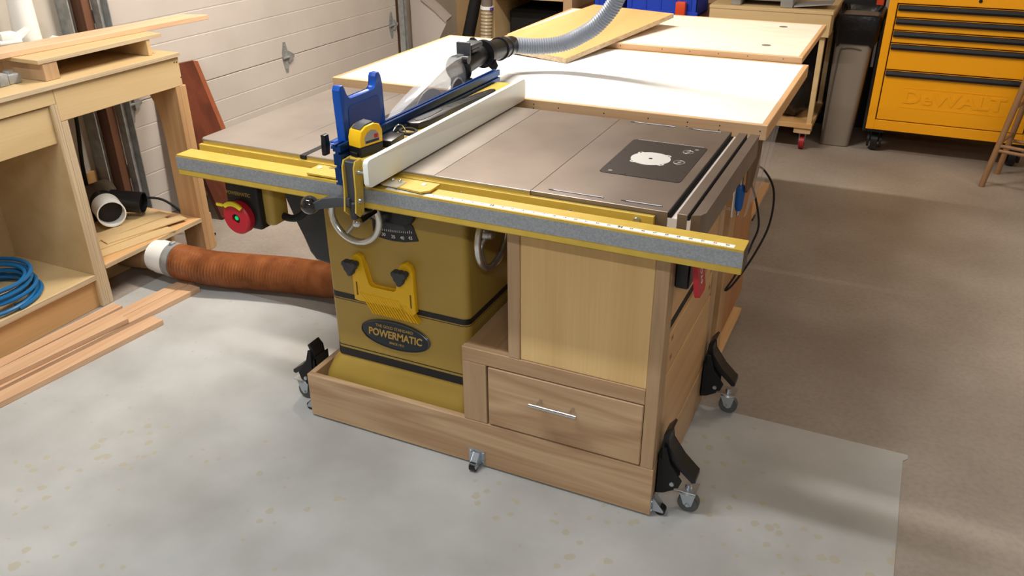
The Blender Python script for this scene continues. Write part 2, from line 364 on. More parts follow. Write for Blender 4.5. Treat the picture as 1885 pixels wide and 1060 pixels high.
# right side
SX = .700
box('side_stile', (SX - .019, SX, YB + .021, .180, .160, .8445), ALDZ, cab)
rs_ = box('side_stile', (SX - .019, SX, .6675, .742, .160, .8445), ALDZ, cab)
b = N(); cyl(b, (SX + .028, .682, .660), (SX + .028, .682, .79), .0048, seg=12)
for z in (.682, .770): cyl(b, (SX, .682, z), (SX + .028, .682, z), .004, seg=10)
obj('handle', b, CHROME, rs_, label='steel bar handle')
box('lower_side_board', (SX - .019, SX + .001, YB + .0195, .7645, .008, .1585), ALDY, cab)
box('side_panel', (SX - .017, SX - .001, .181, .667, .1595, .410), MAPY, cab)
ds = box('side_drawer', (SX - .018, SX - .002, .184, .664, .418, .526), MAPY, cab)
b = N()
for y, z in ((.212, .50), (.222, .50), (.212, .444), (.222, .444), (.632, .50), (.642, .50), (.632, .444), (.642, .444)): bx(b, SX - .003, SX - .0012, y, y + .003, z, z + .012)
obj('slot_mark', b, JAMB, ds)
box('dark_gap', (SX - .019, SX - .010, .181, .667, .5265, .572), BLACKM, cab, bev=0)
box('side_upper_panel', (SX - .017, SX - .001, .181, .667, .5725, .8445), MAPY, cab)
# red stop switch
sw = box('stop_switch', (SX, SX + .034, .176, .240, .665, .765), BLACK, cab, bev=.004, label='black switch box with a red stop paddle')
pm = Matrix.Translation((SX + .045, .180, .775)) @ Matrix.Rotation(math.radians(-8), 4, 'Y') @ Matrix.Rotation(math.radians(0), 4, 'Z')
pad = N(); prism(pad, rrect(-.030, .034, -.115, .006, .008), 'x', -.006, .006, .0015); pad.transform(pm); pad = obj('paddle', pad, RED, sw)
b = N(); lettering(b, 'STOP', .022, pm @ Vector((.0065, .002, -.062)), pm.to_3x3() @ Vector((0, .0, 1)), pm.to_3x3() @ Vector((0, -1, 0)), .0004); obj('paddle_lettering', b, WHITE, sw)

def swivel(cx, cy, s, lab, k=1):
    """step-down caster against a side face at x = cx, facing s"""
    X = lambda v: cx + s * v
    a = N(); prism(a, [(X(.0015), .185), (X(.0015), .058), (X(.022), .064), (X(.050), .082), (X(.050), .112), (X(.03), .15)], 'y', cy - .034, cy - .030); prism(a, [(X(.0015), .185), (X(.0015), .058), (X(.022), .064), (X(.050), .082), (X(.050), .112), (X(.03), .15)], 'y', cy + .030, cy + .034)
    bx(a, *sorted((X(.0015), X(.004))), cy - .034, cy + .034, .058, .185)
    for z in (.075, .15): bolt(a, (X(.004), cy - .02, z), (s, 0, 0), .005, .003)
    c = obj('caster', a, BLACKM, cab, label=lab)
    prof = [(.006, .205), (.010, .245), (.026, .268), (.031, .264), (.022, .240), (.026, .212), (.060, .165), (.102, .128), (.103, .116), (.094, .112), (.056, .147), (.016, .190)]
    p = N(); prism(p, [(X(u), z) for u, z in prof], 'y', cy - .026, cy + .026, .001)
    p.transform(Matrix.Translation((0, 0, .06 * (1 - k))) @ Matrix.Diagonal((1, 1, k, 1))); obj('pedal', p, BLACK, c)
    p = N(); prism(p, [(X(.012), .215), (X(.022), .212), (X(.036), .165), (X(.070), .120), (X(.062), .096), (X(.040), .092), (X(.016), .120)], 'y', cy - .0385, cy - .0345); obj('cheek', p, BLACKM, c)
    p = N(); bolt(p, (X(.045), cy - .0385, .104), (0, -1, 0), .007, .003); obj('rivet', p, ZINC, c)
    wx = X(.082); f = N()
    cyl(f, (wx, cy, .0685), (wx, cy, .0760), .026, .022, 20); bx(f, *sorted((X(.045), X(.108))), cy - .026, cy + .026, .076, .079, .001)
    for q in (-.017, .015): prism(f, [(wx - .020, .068), (wx + .024, .068), (wx + .004 + .012, .030), (wx + .008, .024), (wx - .006, .030)], 'y', cy + q, cy + q + .002)
    bx(f, wx - .021, wx + .024, cy - .017, cy + .017, .0655, .0685, .001); bolt(f, (wx + .005, cy - .017, .031), (0, -1, 0), .006, .003); bolt(f, (wx, cy, .078), (0, 0, 1), .009, .010)
    obj('fork', f, ZINC, c)
    w = N(); cyl(w, (wx + .005, cy - .012, .031), (wx + .005, cy + .012, .031), .0285, seg=28); bmesh.ops.bevel(w, geom=[e for e in w.edges if len(e.link_faces) == 2 and e.calc_face_angle() > 1], offset=.003, segments=2, affect='EDGES'); obj('wheel', w, RUB, c)
swivel(.7015, .195, 1, 'black step pedal caster nearest the drawer corner')
swivel(.7015, .690, 1, 'black step pedal caster at the rear right side')
swivel(-.4005, .205, -1, 'black step pedal caster on the saw side', .80)
def fixed(cx, cy, ax, lab):
    """ax 0: on a face at y=cy facing -y; 1: on face x=cx facing +x; 2: facing -x"""
    R = {0: Matrix.Rotation(0, 4, 'Z'), 1: Matrix.Rotation(PI / 2, 4, 'Z'), 2: Matrix.Rotation(-PI / 2, 4, 'Z')}[ax]; T = Matrix.Translation((cx, cy, 0)) @ R
    b = N(); bx(b, -.025, .025, -.0025, -.0002, .012, .060)
    prism(b, [(-.003, .058), (-.034, .020), (-.034, .014), (-.003, .014)], 'x', -.012, -.010); prism(b, [(-.003, .058), (-.034, .020), (-.034, .014), (-.003, .014)], 'x', .010, .012)
    prism(b, [(-.003, .050), (-.034, .020), (-.032, .018), (-.003, .046)], 'x', -.010, .010)
    for x in (-.019, .019):
        for z in (.02, .05): bolt(b, (x, -.0025, z), (0, -1, 0), .004, .0025)
    b.transform(T); c = obj('fixed_caster', b, ZINC, cab, label=lab)
    w = N(); cyl(w, (-.009, -.024, .0165), (.009, -.024, .0165), .014, seg=20); w.transform(T); obj('wheel', w, BLACK, c)
fixed(.188, YB, 0, 'small zinc caster on the front board'); fixed(.7015, .150, 1, 'small zinc caster at the front right corner'); fixed(-.4005, .155, 2, 'small zinc caster at the front left corner')

# ------------------------------------------------------------------ table saw
HT, TF, TB = .885, .0955, .745
saw = thing('table_saw', 'gold cabinet table saw with cast iron top and front fence rail', 'table saw', (-.095, .42, .024))
def rr3(x0, x1, y0, y1, r, z): return [(x, y, z) for x, y in rrect(x0, x1, y0, y1, r, 6)]
CX0, CX1, CY0, CY1 = -.325, .138, .190, .665
b = N(); loft(b, [rr3(CX0, CX1, CY0, CY1, .022, .20), rr3(CX0, CX1, CY0, CY1, .022, .850)]); obj('cabinet', b, GOLD, saw)
b = N(); loft(b, [rr3(-.372, .148, .152, .70, .04, .025), rr3(-.372, .148, .152, .70, .04, .11), rr3(-.366, .147, .157, .70, .045, .150), rr3(-.350, .145, .170, .69, .045, .190), rr3(-.336, .143, .181, .676, .04, .207), rr3(-.328, .140, .187, .668, .03, .214)]); obj('plinth', b, GOLD, saw)
def band(z0, z1, nm='stripe'):
    e = .0008; b = N(); o = rr3(CX0 - e, CX1 + e, CY0 - e, CY1 + e, .022, z0); o2 = [(x, y, z1) for x, y, _ in o]
    loft(b, [o, o2], cap=False); return obj(nm, b, BLACK, saw, label='black pinstripe band')
band(.4195, .4375); band(.4135, .4155); band(.219, .246); band(.2535, .2565)
# badge
bd = N(); o = [(-.105 + .118 * math.cos(t), .332 + .047 * math.sin(t)) for t in [2 * PI * i / 48 for i in range(48)]]
prism(bd, o, 'y', .184, .1905, .003, 2); badge = obj('badge', bd, mat('badge_dark', C3(48, 54, 60), .35, .3), saw, label='oval dark badge with gold lettering')
bd = N(); rr_ = [(-.105, .187, .332)]; n = 48; ro = [bd.verts.new((-.105 + .1185 * math.cos(2 * PI * i / n), .1868, .332 + .0475 * math.sin(2 * PI * i / n))) for i in range(n)]; ri = [bd.verts.new((-.105 + .1145 * math.cos(2 * PI * i / n), .1828, .332 + .0435 * math.sin(2 * PI * i / n))) for i in range(n)]
for i in range(n): bd.faces.new((ro[i], ro[(i + 1) % n], ri[(i + 1) % n], ri[i]))
obj('badge_rim', bd, mat('badge_rim_metal', C3(120, 122, 122), .3, .8), badge)
bd = N(); lettering(bd, 'POWERMATIC', .034, (-.105, .1836, .331), (1, 0, 0), (0, 0, 1), .0006, .0009, .12, sx=.83); lettering(bd, 'THE GOLD STANDARD', .0135, (-.105, .1836, .356), (1, 0, 0), (0, 0, 1), .0004, sx=.9); lettering(bd, 'SINCE 1921', .0105, (-.100, .1836, .305), (1, 0, 0), (0, 0, 1), .0004)
obj('badge_lettering', bd, mat('badge_gold', C3(205, 165, 80), .4), badge)
# tilt scale and dust slot
b = N(); arc = circ(-.155, .93, .285, 12, 281, 301); arc2 = circ(-.155, .93, .215, 12, 281, 299)
b = N(); prism(b, [(-.150, .645), (-.120, .6395), (-.090, .6375), (-.050, .6405), (-.006, .651), (-.020, .690), (-.030, .701), (-.150, .690)], 'y', .187, .1898); plate = obj('tilt_scale', b, mat('scale_plate', C3(44, 44, 46), .5), saw, label='black bevel scale plate with white degree figures')
b = N(); prism(b, [(-.140, .668), (-.135, .688), (-.052, .6945), (-.040, .674)], 'y', .1862, .1869); obj('scale_window', b, GREYP, plate)
b = N()
for s, x, z in (('30', -.116, .6525), ('35', -.085, .6505), ('40', -.056, .6525), ('45', -.030, .6565)): lettering(b, s, .0135, (x, .1864, z), (1, 0, .02), (0, 0, 1), .0003)
for i in range(17):
    x = -.125 + i * .0062; bx(b, x, x + .0013, .1862, .187, .6635 + .00003 * i * i, .6635 + (.009 if i % 5 == 0 else .006) + .00003 * i * i)
obj('scale_figures', b, WHITE, plate)
b = N(); prism(b, rrect(-.170, -.008, .699, .752, .024), 'y', .170, .1896, .008, 3); obj('dust_slot_cover', b, BLACK, saw)
# hand wheels
def handwheel(c, ax, up, parent, R, lab, knob=True):
    c = Vector(c); ax = Vector(ax).normalized(); up = Vector(up); rt = up.cross(ax)
    b = N(); torus(b, c, ax, R, .0098); w = obj('handwheel', b, mat('polished_rim', C3(220, 220, 218), .18, .9), parent, label=lab)
    b = N(); h = c - ax * .022
    cyl(b, h - ax * .02, h + ax * .014, .020, .015, 20); sph(b, h + ax * .014, .014, seg=14, rings=8)
    for k in range(3):
        a = PI / 2 + .5 + k * 2 * PI / 3; d = up * math.sin(a) + rt * math.cos(a); p = [h + d * .012, h + d * R * .5 - ax * .004, c + d * R]
        sweep(b, spline(p, 5), lambda i: .008 - .0002 * i, 8)
    obj('hub', b, mat('polished_white_metal', C3(200, 200, 198), .25, .7), w)
    if knob:
        d = rt * math.cos(.35) + up * math.sin(.35); q = c + d * R
        b = N(); cyl(b, q, q + ax * .085, .006, .0095, 14); obj('handle_rod', b, mat('dark_chrome', C3(70, 70, 72), .15, 1), w); b = N(); sph(b, q + ax * .090, .0135); obj('knob', b, CHROME, w)
    return w
handwheel((-.172, .142, .716), (0, -1, 0), (0, 0, 1), saw, .077, 'chrome front handwheel')
handwheel((.180, .265, .672), (1, 0, 0), (0, 0, 1), saw, .088, 'chrome side handwheel', knob=False)
b = N(); cyl(b, (.137, .265, .672), (.156, .265, .672), .022, seg=20); obj('side_shaft', b, BLACK, saw)
b = N(); cyl(b, (-.172, .1905, .716), (-.172, .165, .716), .022, seg=20); obj('front_shaft', b, BLACK, saw)
# motor cover
b = N(); prism(b, [(-.326, .735), (-.575, .735), (-.560, .690), (-.515, .575), (-.482, .478), (-.462, .455), (-.326, .440)], 'y', .305, .60, .012, 3); obj('motor_cover', b, DARKP, saw, label='charcoal motor cover on the left side')
# tables
def top_mesh(x0, x1, grooves=(), r=.01, y0=TF, y1=TB, t=.038, corner=None):
    prof = [(x0, HT - t), (x0, HT)]
    for g0, g1, d in grooves: prof += [(g0, HT), (g0, HT - d), (g1, HT - d), (g1, HT)]
    prof += [(x1, HT), (x1, HT - t)]
    b = N(); prism(b, prof, 'y', y0, y1); return b
SLOT0, SLOT1 = -.290, -.2715
obj('main_table', top_mesh(-.3855, .108, [(SLOT0, SLOT1, .0095), (-.070, -.0515, .0095)]), IRON, saw)
b = N(); bx(b, SLOT0 + .0005, SLOT1 - .0005, TF - .006, TB - .02, HT - .0092, HT + .0008); obj('miter_slot_bar', b, BLACKM, saw)
lw = N(); prism(lw, [(-.3865, TF), (-.3865, TB), (-.632, TB), (-.6395, TB - .01), (-.6395, TF + .014), (-.632, TF + .004), (-.62, TF)], 'z', HT - .038, HT, .002); obj('table_wing', lw, IRON, saw, label='left cast iron wing')
lw = N(); prism(lw, [(.109, TF), (.109, TB), (.3650, TB), (.3650, TF)], 'z', HT - .038, HT, .001); obj('table_wing', lw, IRON2, saw, label='right cast iron wing')
b = N(); bx(b, -.36, .364, TF - .0015, TF - .0002, HT - .0045, HT - .0005); obj('table_lip', b, IRONE, saw)
b = N(); bx(b, -.624, .364, TF - .0012, TF - .0001, HT - .036, HT - .005); obj('painted_edge', b, GOLD, saw)
b = N(); bx(b, -.6407, -.6396, TF + .016, TB - .012, HT - .036, HT - .004); obj('painted_edge', b, GOLD, saw)
box('table_insert', (-.205, -.120, .24, .60, HT - .004, HT + .0005), mat('insert_red', C3(120, 40, 36), .4), saw)
# rail
b = N(); prism(b, [(.0815, .800), (.0945, .800), (.0945, .874), (.0815, .874)], 'x', -.630, .664, .001); ang = obj('rail_angle', b, RAIL, saw, label='yellow angle bolted to the table front')
b = N(); bx(b, -.630, .664, .012, .0815, .806, .8135); obj('angle_foot', b, RAIL, ang)
b = N()
for x in (-.53, -.38, .19, .47): bolt(b, (x, .0815, .856), (0, -1, 0), .005, .002)
bolt(b, (.627, .0815, .861), (0, -1, 0), .009, .008); obj('rail_bolt', b, ZINC, ang)
b = N(); prism(b, [(.0, .8135), (.0555, .8135), (.0555, .8680), (.0, .8680)], 'x', -.6363, .8745, .003, 2)
rail = obj('front_rail', b, RAIL, saw, label='long yellow fence rail tube')
b = N(); bx(b, -.6360, .8742, -.0008, .001, .8285, .8625); obj('steel_strip', b, STEEL, rail, label='bare steel strip along the rail face')
b = N(); bx(b, .8740, .8752, .004, .052, .817, .865); obj('end_cap', b, BLACK, rail)
b = N(); bx(b, -.6366, -.6357, .004, .052, .817, .865); obj('end_cap', b, BLACK, rail)
I = .0254
b = N(); bx(b, 1.0 * I, 33.6 * I, .0045, .0195, .868, .8685); tape = obj('scale_tape', b, PAPER, rail, label='white inch scale on the rail top')
b = N(); br = N()
for k in range(16, 33 * 16 + 1):
    if k % 4 == 0:
        L = .006 if k % 16 == 0 else (.004 if k % 8 == 0 else .0028); bx(b, k * I / 16 - .0002, k * I / 16 + .0002, .0046, .0046 + L, .86851, .86856)
for k in range(2, 34):
    q = br if k in (16, 32) else b; lettering(q, str(k), .011 if k in (12, 24) else .0082, (k * I + .0005, .0138, .8686), (1, 0, 0), (0, 1, 0), .0001, .0007 if k in (12, 24) else .0002)
obj('scale_figures', b, INK, tape); obj('scale_figures', br, INKR, tape)
# switch
sx0, sx1, sz0, sz1 = -.540, -.428, .658, .790
b = N(); bx(b, sx0, sx1, .058, .104, sz0, sz1, .008, 3); swb = obj('switch_box', b, BLACK, saw, label='black magnetic switch box with red stop ring')
b = N(); bx(b, sx0 + .035, sx1 + .028, .080, .150, sz0 + .006, sz1 + .03, .014, 3); obj('switch_bracket', b, GOLD, swb)
rc = (-.493, .0, .692)
b = N(); R1 = [[(rc[0] + r * math.cos(2 * PI * i / 32), y, rc[2] + r * math.sin(2 * PI * i / 32)) for i in range(32)] for r, y in ((.014, .046), (.014, .034), (.042, .034), (.046, .038), (.046, .0575), (.014, .0575))]
loft(b, R1, cap=False); obj('stop_ring', b, RED, swb, label='red stop ring')
b = N(); cyl(b, (rc[0], .040, rc[2]), (rc[0], .0575, rc[2]), .013, seg=20); led = obj('button_lens', b, BLACK, swb); b = N(); sph(b, (rc[0] - .002, .040, rc[2]), .0065, (1, .5, 1)); obj('led', b, GREEN, swb, label='glowing green lamp')
b = N(); a = circ(rc[0] - .004, rc[2], .050, 10, 48, 132); a2 = circ(rc[0] - .004, rc[2], .038, 10, 132, 48); prism(b, a + a2, 'y', .030, .036, .001); bx(b, -.556, -.530, .030, .036, .722, .732, .003); obj('yellow_clip', b, CLIP, swb)
b = N(); lettering(b, 'POWERMATIC', .0145, (-.494, .0576, .757), (1, 0, 0), (0, 0, 1), .0003, .0003, .1, sx=.9); obj('switch_lettering', b, mat('dull_gold', C3(150, 128, 60), .5), swb)
b = N(); sweep(b, spline([(-.43, .125, .70), (-.40, .122, .683), (-.36, .122, .684), (-.33, .13, .705), (-.30, .15, .745), (-.30, .17, .80)], 8), .0105, 10); obj('power_cable', b, BLACKM, saw)

# ------------------------------------------------------------------ router table wing
rt = thing('router_table', 'grey brown cast iron router table wing with slots and dark insert plate', 'router table', (.565, .42, .846))
X0, X1 = .3655, .7675
TS = [(.690, .711, .014), (.7335, .7430, .014)]
prof = [(X0, HT - .04), (X0, HT)]
for g0, g1, d in TS: prof += [(g0, HT), (g0, HT - .006), (g0 - .0035, HT - .0061), (g0 - .0035, HT - d), (g1 + .0035, HT - d), (g1 + .0035, HT - .0061), (g1, HT - .006), (g1, HT)]
prof += [(X1, HT), (X1, HT - .04)]
R0, R1_ = .0965, TB + .002
b = N(); prism(b, [(X0, R0), (.690, R0), (.690, R1_), (X0, R1_)], 'z', HT - .04, HT, .001)
# the plain part left of the first slot, then ribs that leave the two open slots
top = obj('cast_top', b, IRON2, rt)
b = N(); bx(b, .711, .7335, R0, R1_, HT - .04, HT, .0008); obj('slot_rib', b, IRON2, rt)
b = N(); prism(b, [(.7430, R0), (.7430, R1_), (X1 - .004, R1_), (X1, R1_ - .004), (X1, R0 + .028), (X1 - .008, R0 + .009), (X1 - .026, R0)], 'z', HT - .062, HT, .001); obj('outer_rib', b, IRON2, rt)
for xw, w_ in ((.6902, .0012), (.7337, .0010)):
    b = N(); bx(b, xw, xw + w_, R0 + .0008, R1_ - .0008, HT - .0129, HT - .0006); obj('slot_wall_shade', b, BLACKM, rt)  # dark liner paints shade onto the left wall of each slot
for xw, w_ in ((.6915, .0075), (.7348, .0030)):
    b = N(); bx(b, xw, xw + w_, R0 + .0008, R1_ - .0008, HT - .0130, HT - .0126); obj('slot_floor_shade', b, BLACKM, rt)  # dark strip paints shade over the left part of the slot floor
b = N(); bx(b, .690, .7430, R0 + .0005, R1_ - .0005, HT - .039, HT - .013); obj('slot_floor', b, mat('milled_iron', C3(225, 216, 210), .4, .2), rt)
for x0, x1, y in ((.400, .536, .120), (.575, .671, .122), (.402, .536, .730), (.574, .667, .728)):
    b = N(); prism(b, rrect(x0, x1, y - .0028, y + .0028, .0027, 4), 'z', HT - .002, HT + .0006); q = obj('fence_slot', b, BLACKM, rt)
    b = N(); bx(b, x0 + .012, x1 - .002, y - .0002, y + .0022, HT + .0006, HT + .0010); obj('slot_glint', b, mat('painted_glint', C3(228, 232, 245), .25, .1), q)  # near-white strip paints the glint of the slot chamfer
b = N(); prism(b, rrect(.4635, .6665, .283, .571, .012), 'z', HT - .004, HT + .0012); pl = obj('insert_plate', b, mat('plate_black', C3(52, 47, 46), .42, .3), rt, label='dark router insert plate')
b = N(); bx(b, .476, .655, .5708, .5722, HT + .0004, HT + .0012); obj('plate_edge', b, MATS['painted_glint'], pl)  # same painted highlight colour along the plate's back edge
b = N(); pts = []
for i in range(64):
    t = 2 * PI * i / 64; r = .0505 + (.007 if abs((math.degrees(t) % 90) - 45) < 7 else 0); pts.append((.553 + r * math.cos(t), .426 + r * math.sin(t)))
prism(b, pts, 'z', HT + .0012, HT + .0018); ring = obj('centre_ring', b, mat('ring_alu', C3(215, 215, 212), .4, .4), pl)
b = N(); cyl(b, (.553, .426, HT + .0018), (.553, .426, HT + .0021), .005, seg=16)
for k in range(4): a = PI / 4 + k * PI / 2; cyl(b, (.553 + .053 * math.cos(a), .426 + .053 * math.sin(a), HT + .0018), (.553 + .053 * math.cos(a), .426 + .053 * math.sin(a), HT + .0021), .0025, seg=10)
obj('ring_holes', b, BLACKM, ring)
PB = mat('plate_bright', C3(190, 188, 184), .3, .7)
for x, y, r in ((.627, .516, .013), (.627, .426, .014)):
    b = N(); torus(b, (x, y, HT + .0013), (0, 0, 1), r, .0012, 24, 6); obj('dial_ring', b, PB, pl)
    b = N(); cyl(b, (x, y, HT + .0012), (x, y, HT + .0018), .005, seg=12); obj('dial_screw', b, PB, pl)
for x, y in ((.488, .301), (.643, .543)): b = N(); cyl(b, (x, y, HT + .0012), (x, y, HT + .0017), .0055, seg=14); obj('plug', b, PB, pl)
b = N()
for x, y in ((.472, .35), (.472, .47), (.658, .36), (.658, .47), (.53, .291), (.61, .291), (.53, .563), (.60, .563), (.655, .30)): cyl(b, (x, y, HT + .0012), (x, y, HT + .0015), .0028, seg=10)
obj('plate_screw', b, BLACKM, pl)

# ------------------------------------------------------------------ rip fence
fen = thing('rip_fence', 'yellow rip fence with long white face and blue track along its side', 'rip fence', (-.035, .40, .868))
b = N(); bx(b, -.0755, .0065, -.002, .823, .889, .9365, .004, 2); obj('fence_body', b, RAIL, fen)
b = N(); prism(b, rrect(-.052, .830, .8875, .954, .010), 'x', .0075, .0215, .002, 2); obj('white_face', b, HDPE, fen, label='thick white plastic face')
prof = [(-.100, .894), (-.078, .894), (-.078, .910), (-.0845, .910), (-.0845, .917), (-.078, .917), (-.078, .944), (-.0845, .944), (-.0845, .951), (-.078, .951), (-.078, .968), (-.0855, .968), (-.0855, .962), (-.0925, .962), (-.0925, .968), (-.100, .968), (-.100, .951), (-.0935, .951), (-.0935, .944), (-.100, .944), (-.100, .917), (-.0935, .917), (-.0935, .910), (-.100, .910)]
b = N(); prism(b, prof, 'y', -.016, .852); obj('blue_track', b, BLUEA, fen, label='blue aluminium track')
b = N(); prism(b, [(-.100, .868), (-.078, .868), (-.078, .8735), (-.083, .8735), (-.083, .8800), (-.078, .8800), (-.078, .8935), (-.100, .8935), (-.100, .8800), (-.095, .8800), (-.095, .8735), (-.100, .8735)], 'y', -.016, .08); obj('track_foot', b, BLUEA, fen)
for x in (-.064, -.032):
    b = N(); prism(b, [(-.005, .940), (-.030, .940), (-.038, .925), (-.038, .865), (-.046, .815), (-.030, .800), (-.012, .806), (-.008, .860), (-.005, .889)], 'x', x, x + .004, .0008); obj('head_plate', b, RAIL, fen)
b = N(); bx(b, -.060, -.032, -.030, -.010, .835, .937, .002); obj('head_block', b, GREYP, fen)
b = N(); bx(b, -.055, -.037, -.036, -.012, .79, .836, .004); obj('cam_block', b, DARKP, fen)
b = N(); bolt(b, (-.028, -.026, .840), (1, 0, 0), .008, .005); obj('head_bolt', b, ZINC, fen); b = N(); bolt(b, (-.028, -.024, .912), (1, 0, 0), .006, .007); cyl(b, (-.022, -.024, .912), (.0075, -.024, .912), .004, seg=10); obj('head_bolt', b, ZINC, fen)
b = N(); prism(b, [(-.160, .795), (-.130, .812), (-.072, .826), (-.050, .824), (-.050, .846), (-.078, .848), (-.130, .834), (-.160, .820)], 'y', -.040, -.022, .003, 2); lev = obj('lock_lever', b, GREYP, fen, label='dark lock lever with glossy ball knob')
b = N(); sph(b, (-.177, -.031, .808), .0235, seg=24, rings=16); obj('ball_knob', b, mat('gloss_black', C3(18, 18, 20), .05, coat=1), lev)
for x0, x1, lab in ((-.215, -.100, 'left slide plate'), (.005, .140, 'right slide plate')):
    b = N(); prism(b, [(x0 + .010, .006), (x1, .006), (x1, .070), (x0, .070), (x0, .030)] if x0 < 0 else [(x0, .006 + .012), (x1 - .015, .004), (x1, .022), (x1, .070), (x0, .070)], 'z', .8712, .8762, .0006); p = obj('slide_plate', b, RAIL, fen, label=lab)
    b = N(); px = x0 + .018 if x0 < 0 else x1 - .033; sph(b, (px, .050, .8765), .0065, (1, 1, .5)); obj('white_pad', b, WHITE, p)
b = N(); bx(b, -.175, -.110, .0565, .0595, .8763, .8767); bx(b, -.175, -.110, .0635, .0665, .8763, .8767); bx(b, .10, .102, .05, .06, .8763, .8767); obj('printed_line', b, INK, fen)
b = N(); bx(b, .020, .062, .002, .046, .8770, .8795, .001); cu = obj('cursor', b, CLEAR, fen, label='clear plastic cursor')
b = N(); sph(b, (.026, .040, .881), .005, (1, 1, .6)); sph(b, (.046, .040, .881), .005, (1, 1, .6)); obj('cursor_screw', b, CHROME, cu)
b = N(); bx(b, -.02, .0075, -.01, .05, .8765, .8885, .001); obj('face_bracket', b, mat('maroon', C3(80, 34, 30), .5), fen)

# blue panel clamped on the track
pn = thing('blue_panel_jig', 'tall blue plastic panel with two horns standing on the fence track', 'jig', (-.10, .11, .955))
def horn_outline():
    return [(.022, .958), (.020, 1.070), (.018, 1.088), (.024, 1.098), (.036, 1.098), (.043, 1.088), (.045, 1.076), (.048, 1.066), (.055, 1.060), (.064, 1.058), (.156, 1.058), (.166, 1.061), (.172, 1.068), (.174, 1.080), (.170, 1.090), (.175, 1.098), (.189, 1.098), (.196, 1.088), (.198, 1.070), (.203, .958)]
b = N(); prism(b, horn_outline(), 'x', -.112, -.090, .003, 2); obj('frame', b, BLUE, pn)
b = N(); prism(b, rrect(.046, .180, .972, 1.044, .012), 'x', -.0905, -.0885, .0008); obj('inset_panel', b, mat('blue_panel_face', C3(26, 62, 142), .5), pn)
b = N(); bx(b, -.130, -.1125, .014, .050, .952, .964, .003); cyl(b, (-.1, .012, .955), (-.118, .002, .957), .007, seg=12); obj('foot', b, BLUE, pn)
b = N(); prism(b, [(-.012, .935), (.006, .935), (.010, .955), (.008, .985), (-.010, .985), (-.006, .960)], 'x', -.138, -.125, .003, 2); obj('clamp_knob', b, BLACK, pn)

# tape measure on the fence body
tm = thing('tape_measure', 'yellow and black tape measure standing on the fence', 'tape measure', (-.05, .045, .9365))
mt = Matrix.Translation((-.047, .046, .9365)) @ Matrix.Rotation(math.radians(-14), 4, 'Z')
def tmp_obj(nm, b, M, par=None): b.transform(mt); return obj(nm, b, M, par or tm)
b = N(); prism(b, [(-.036, .024), (.036, .024), (.037, .055), (.030, .068), (.012, .075), (-.014, .072), (-.030, .062), (-.036, .045)], 'x', -.022, .022, .004, 2); tmp_obj('case', b, YEL)
b = N(); prism(b, [(-.037, .0005), (.034, .0005), (.036, .024), (-.036, .024)], 'x', -.0225, .0225, .002, 1); tmp_obj('rubber_base', b, BLACK)
b = N(); prism(b, [(-.028, .066), (-.013, .075), (.012, .0785), (.033, .069), (.036, .058), (.028, .070), (.012, .0755), (-.014, .0725)], 'x', -.016, .016, .001); tmp_obj('grip', b, GREYP)
b = N(); bx(b, -.012, .012, -.043, -.036, .001, .012, .002); tmp_obj('blade_mouth', b, BLACK)
lb = N(); prism(lb, [(-.022, .030), (.024, .030), (.024, .046), (.014, .058), (.0, .061), (-.012, .057), (-.022, .046)], 'x', .0222, .0226); lab_ = tmp_obj('label', lb, mat('label_grey', C3(150, 148, 145), .4))
lb = N(); bx(lb, .0226, .0229, -.020, .022, .031, .037); tmp_obj('label_band', lb, BLACK, lab_); lb = N(); bx(lb, .0226, .0229, .008, .020, .039, .049); tmp_obj('label_patch', lb, RED, lab_)
# little block, key ring
b = N(); bx(b, -.052, -.014, .098, .172, .9367, .9545, .0025, 2, mtx=rotz(.1, (-.03, .135, .94))); tag(obj('black_block', b, BLACK), 'small black rectangular block lying on the fence behind the tape measure', 'block')
kr = thing('wire_loop', 'black beaded cord loop with a bent silver wire hook on the fence', 'cord', (-.035, .215, .9367))
b = N(); torus(b, (-.034, .218, .944), (.1, 0, 1), .021, .0045, 28, 8); obj('cord', b, BLACKM, kr)
b = N(); sweep(b, spline([(-.047, .168, .957), (-.044, .182, .968), (-.038, .198, .964), (-.034, .206, .946)], 6), .0016, 8); obj('hook', b, CHROME, kr)
# push stick
ps = thing('push_stick', 'long black curved push stick lying along the top of the fence', 'push stick', (-.035, .46, .9365))
o = [(-.066, .262), (-.050, .254), (-.030, .262), (-.016, .300), (-.012, .36), (-.016, .42), (-.010, .50), (.004, .60), (.004, .655), (-.006, .672), (-.020, .664), (-.030, .60), (-.042, .50), (-.052, .43), (-.058, .36), (-.068, .30)]
b = N(); prism(b, o, 'z', .9368, .9555, .004, 2); obj('body', b, BLACK, ps)
b = N(); prism(b, [(-.056, .285), (-.046, .276), (-.034, .286), (-.030, .33), (-.034, .40), (-.046, .40), (-.052, .34)], 'z', .9556, .9570, .0006); obj('grip_inset', b, GREYP, ps)
b = N()
for y, x in ((.44, -.035), (.485, -.027), (.53, -.022), (.575, -.016), (.615, -.012)): bx(b, x - .006, x + .006, y - .004, y + .004, .9555, .9562)
obj('hole', b, BLACKM, ps)

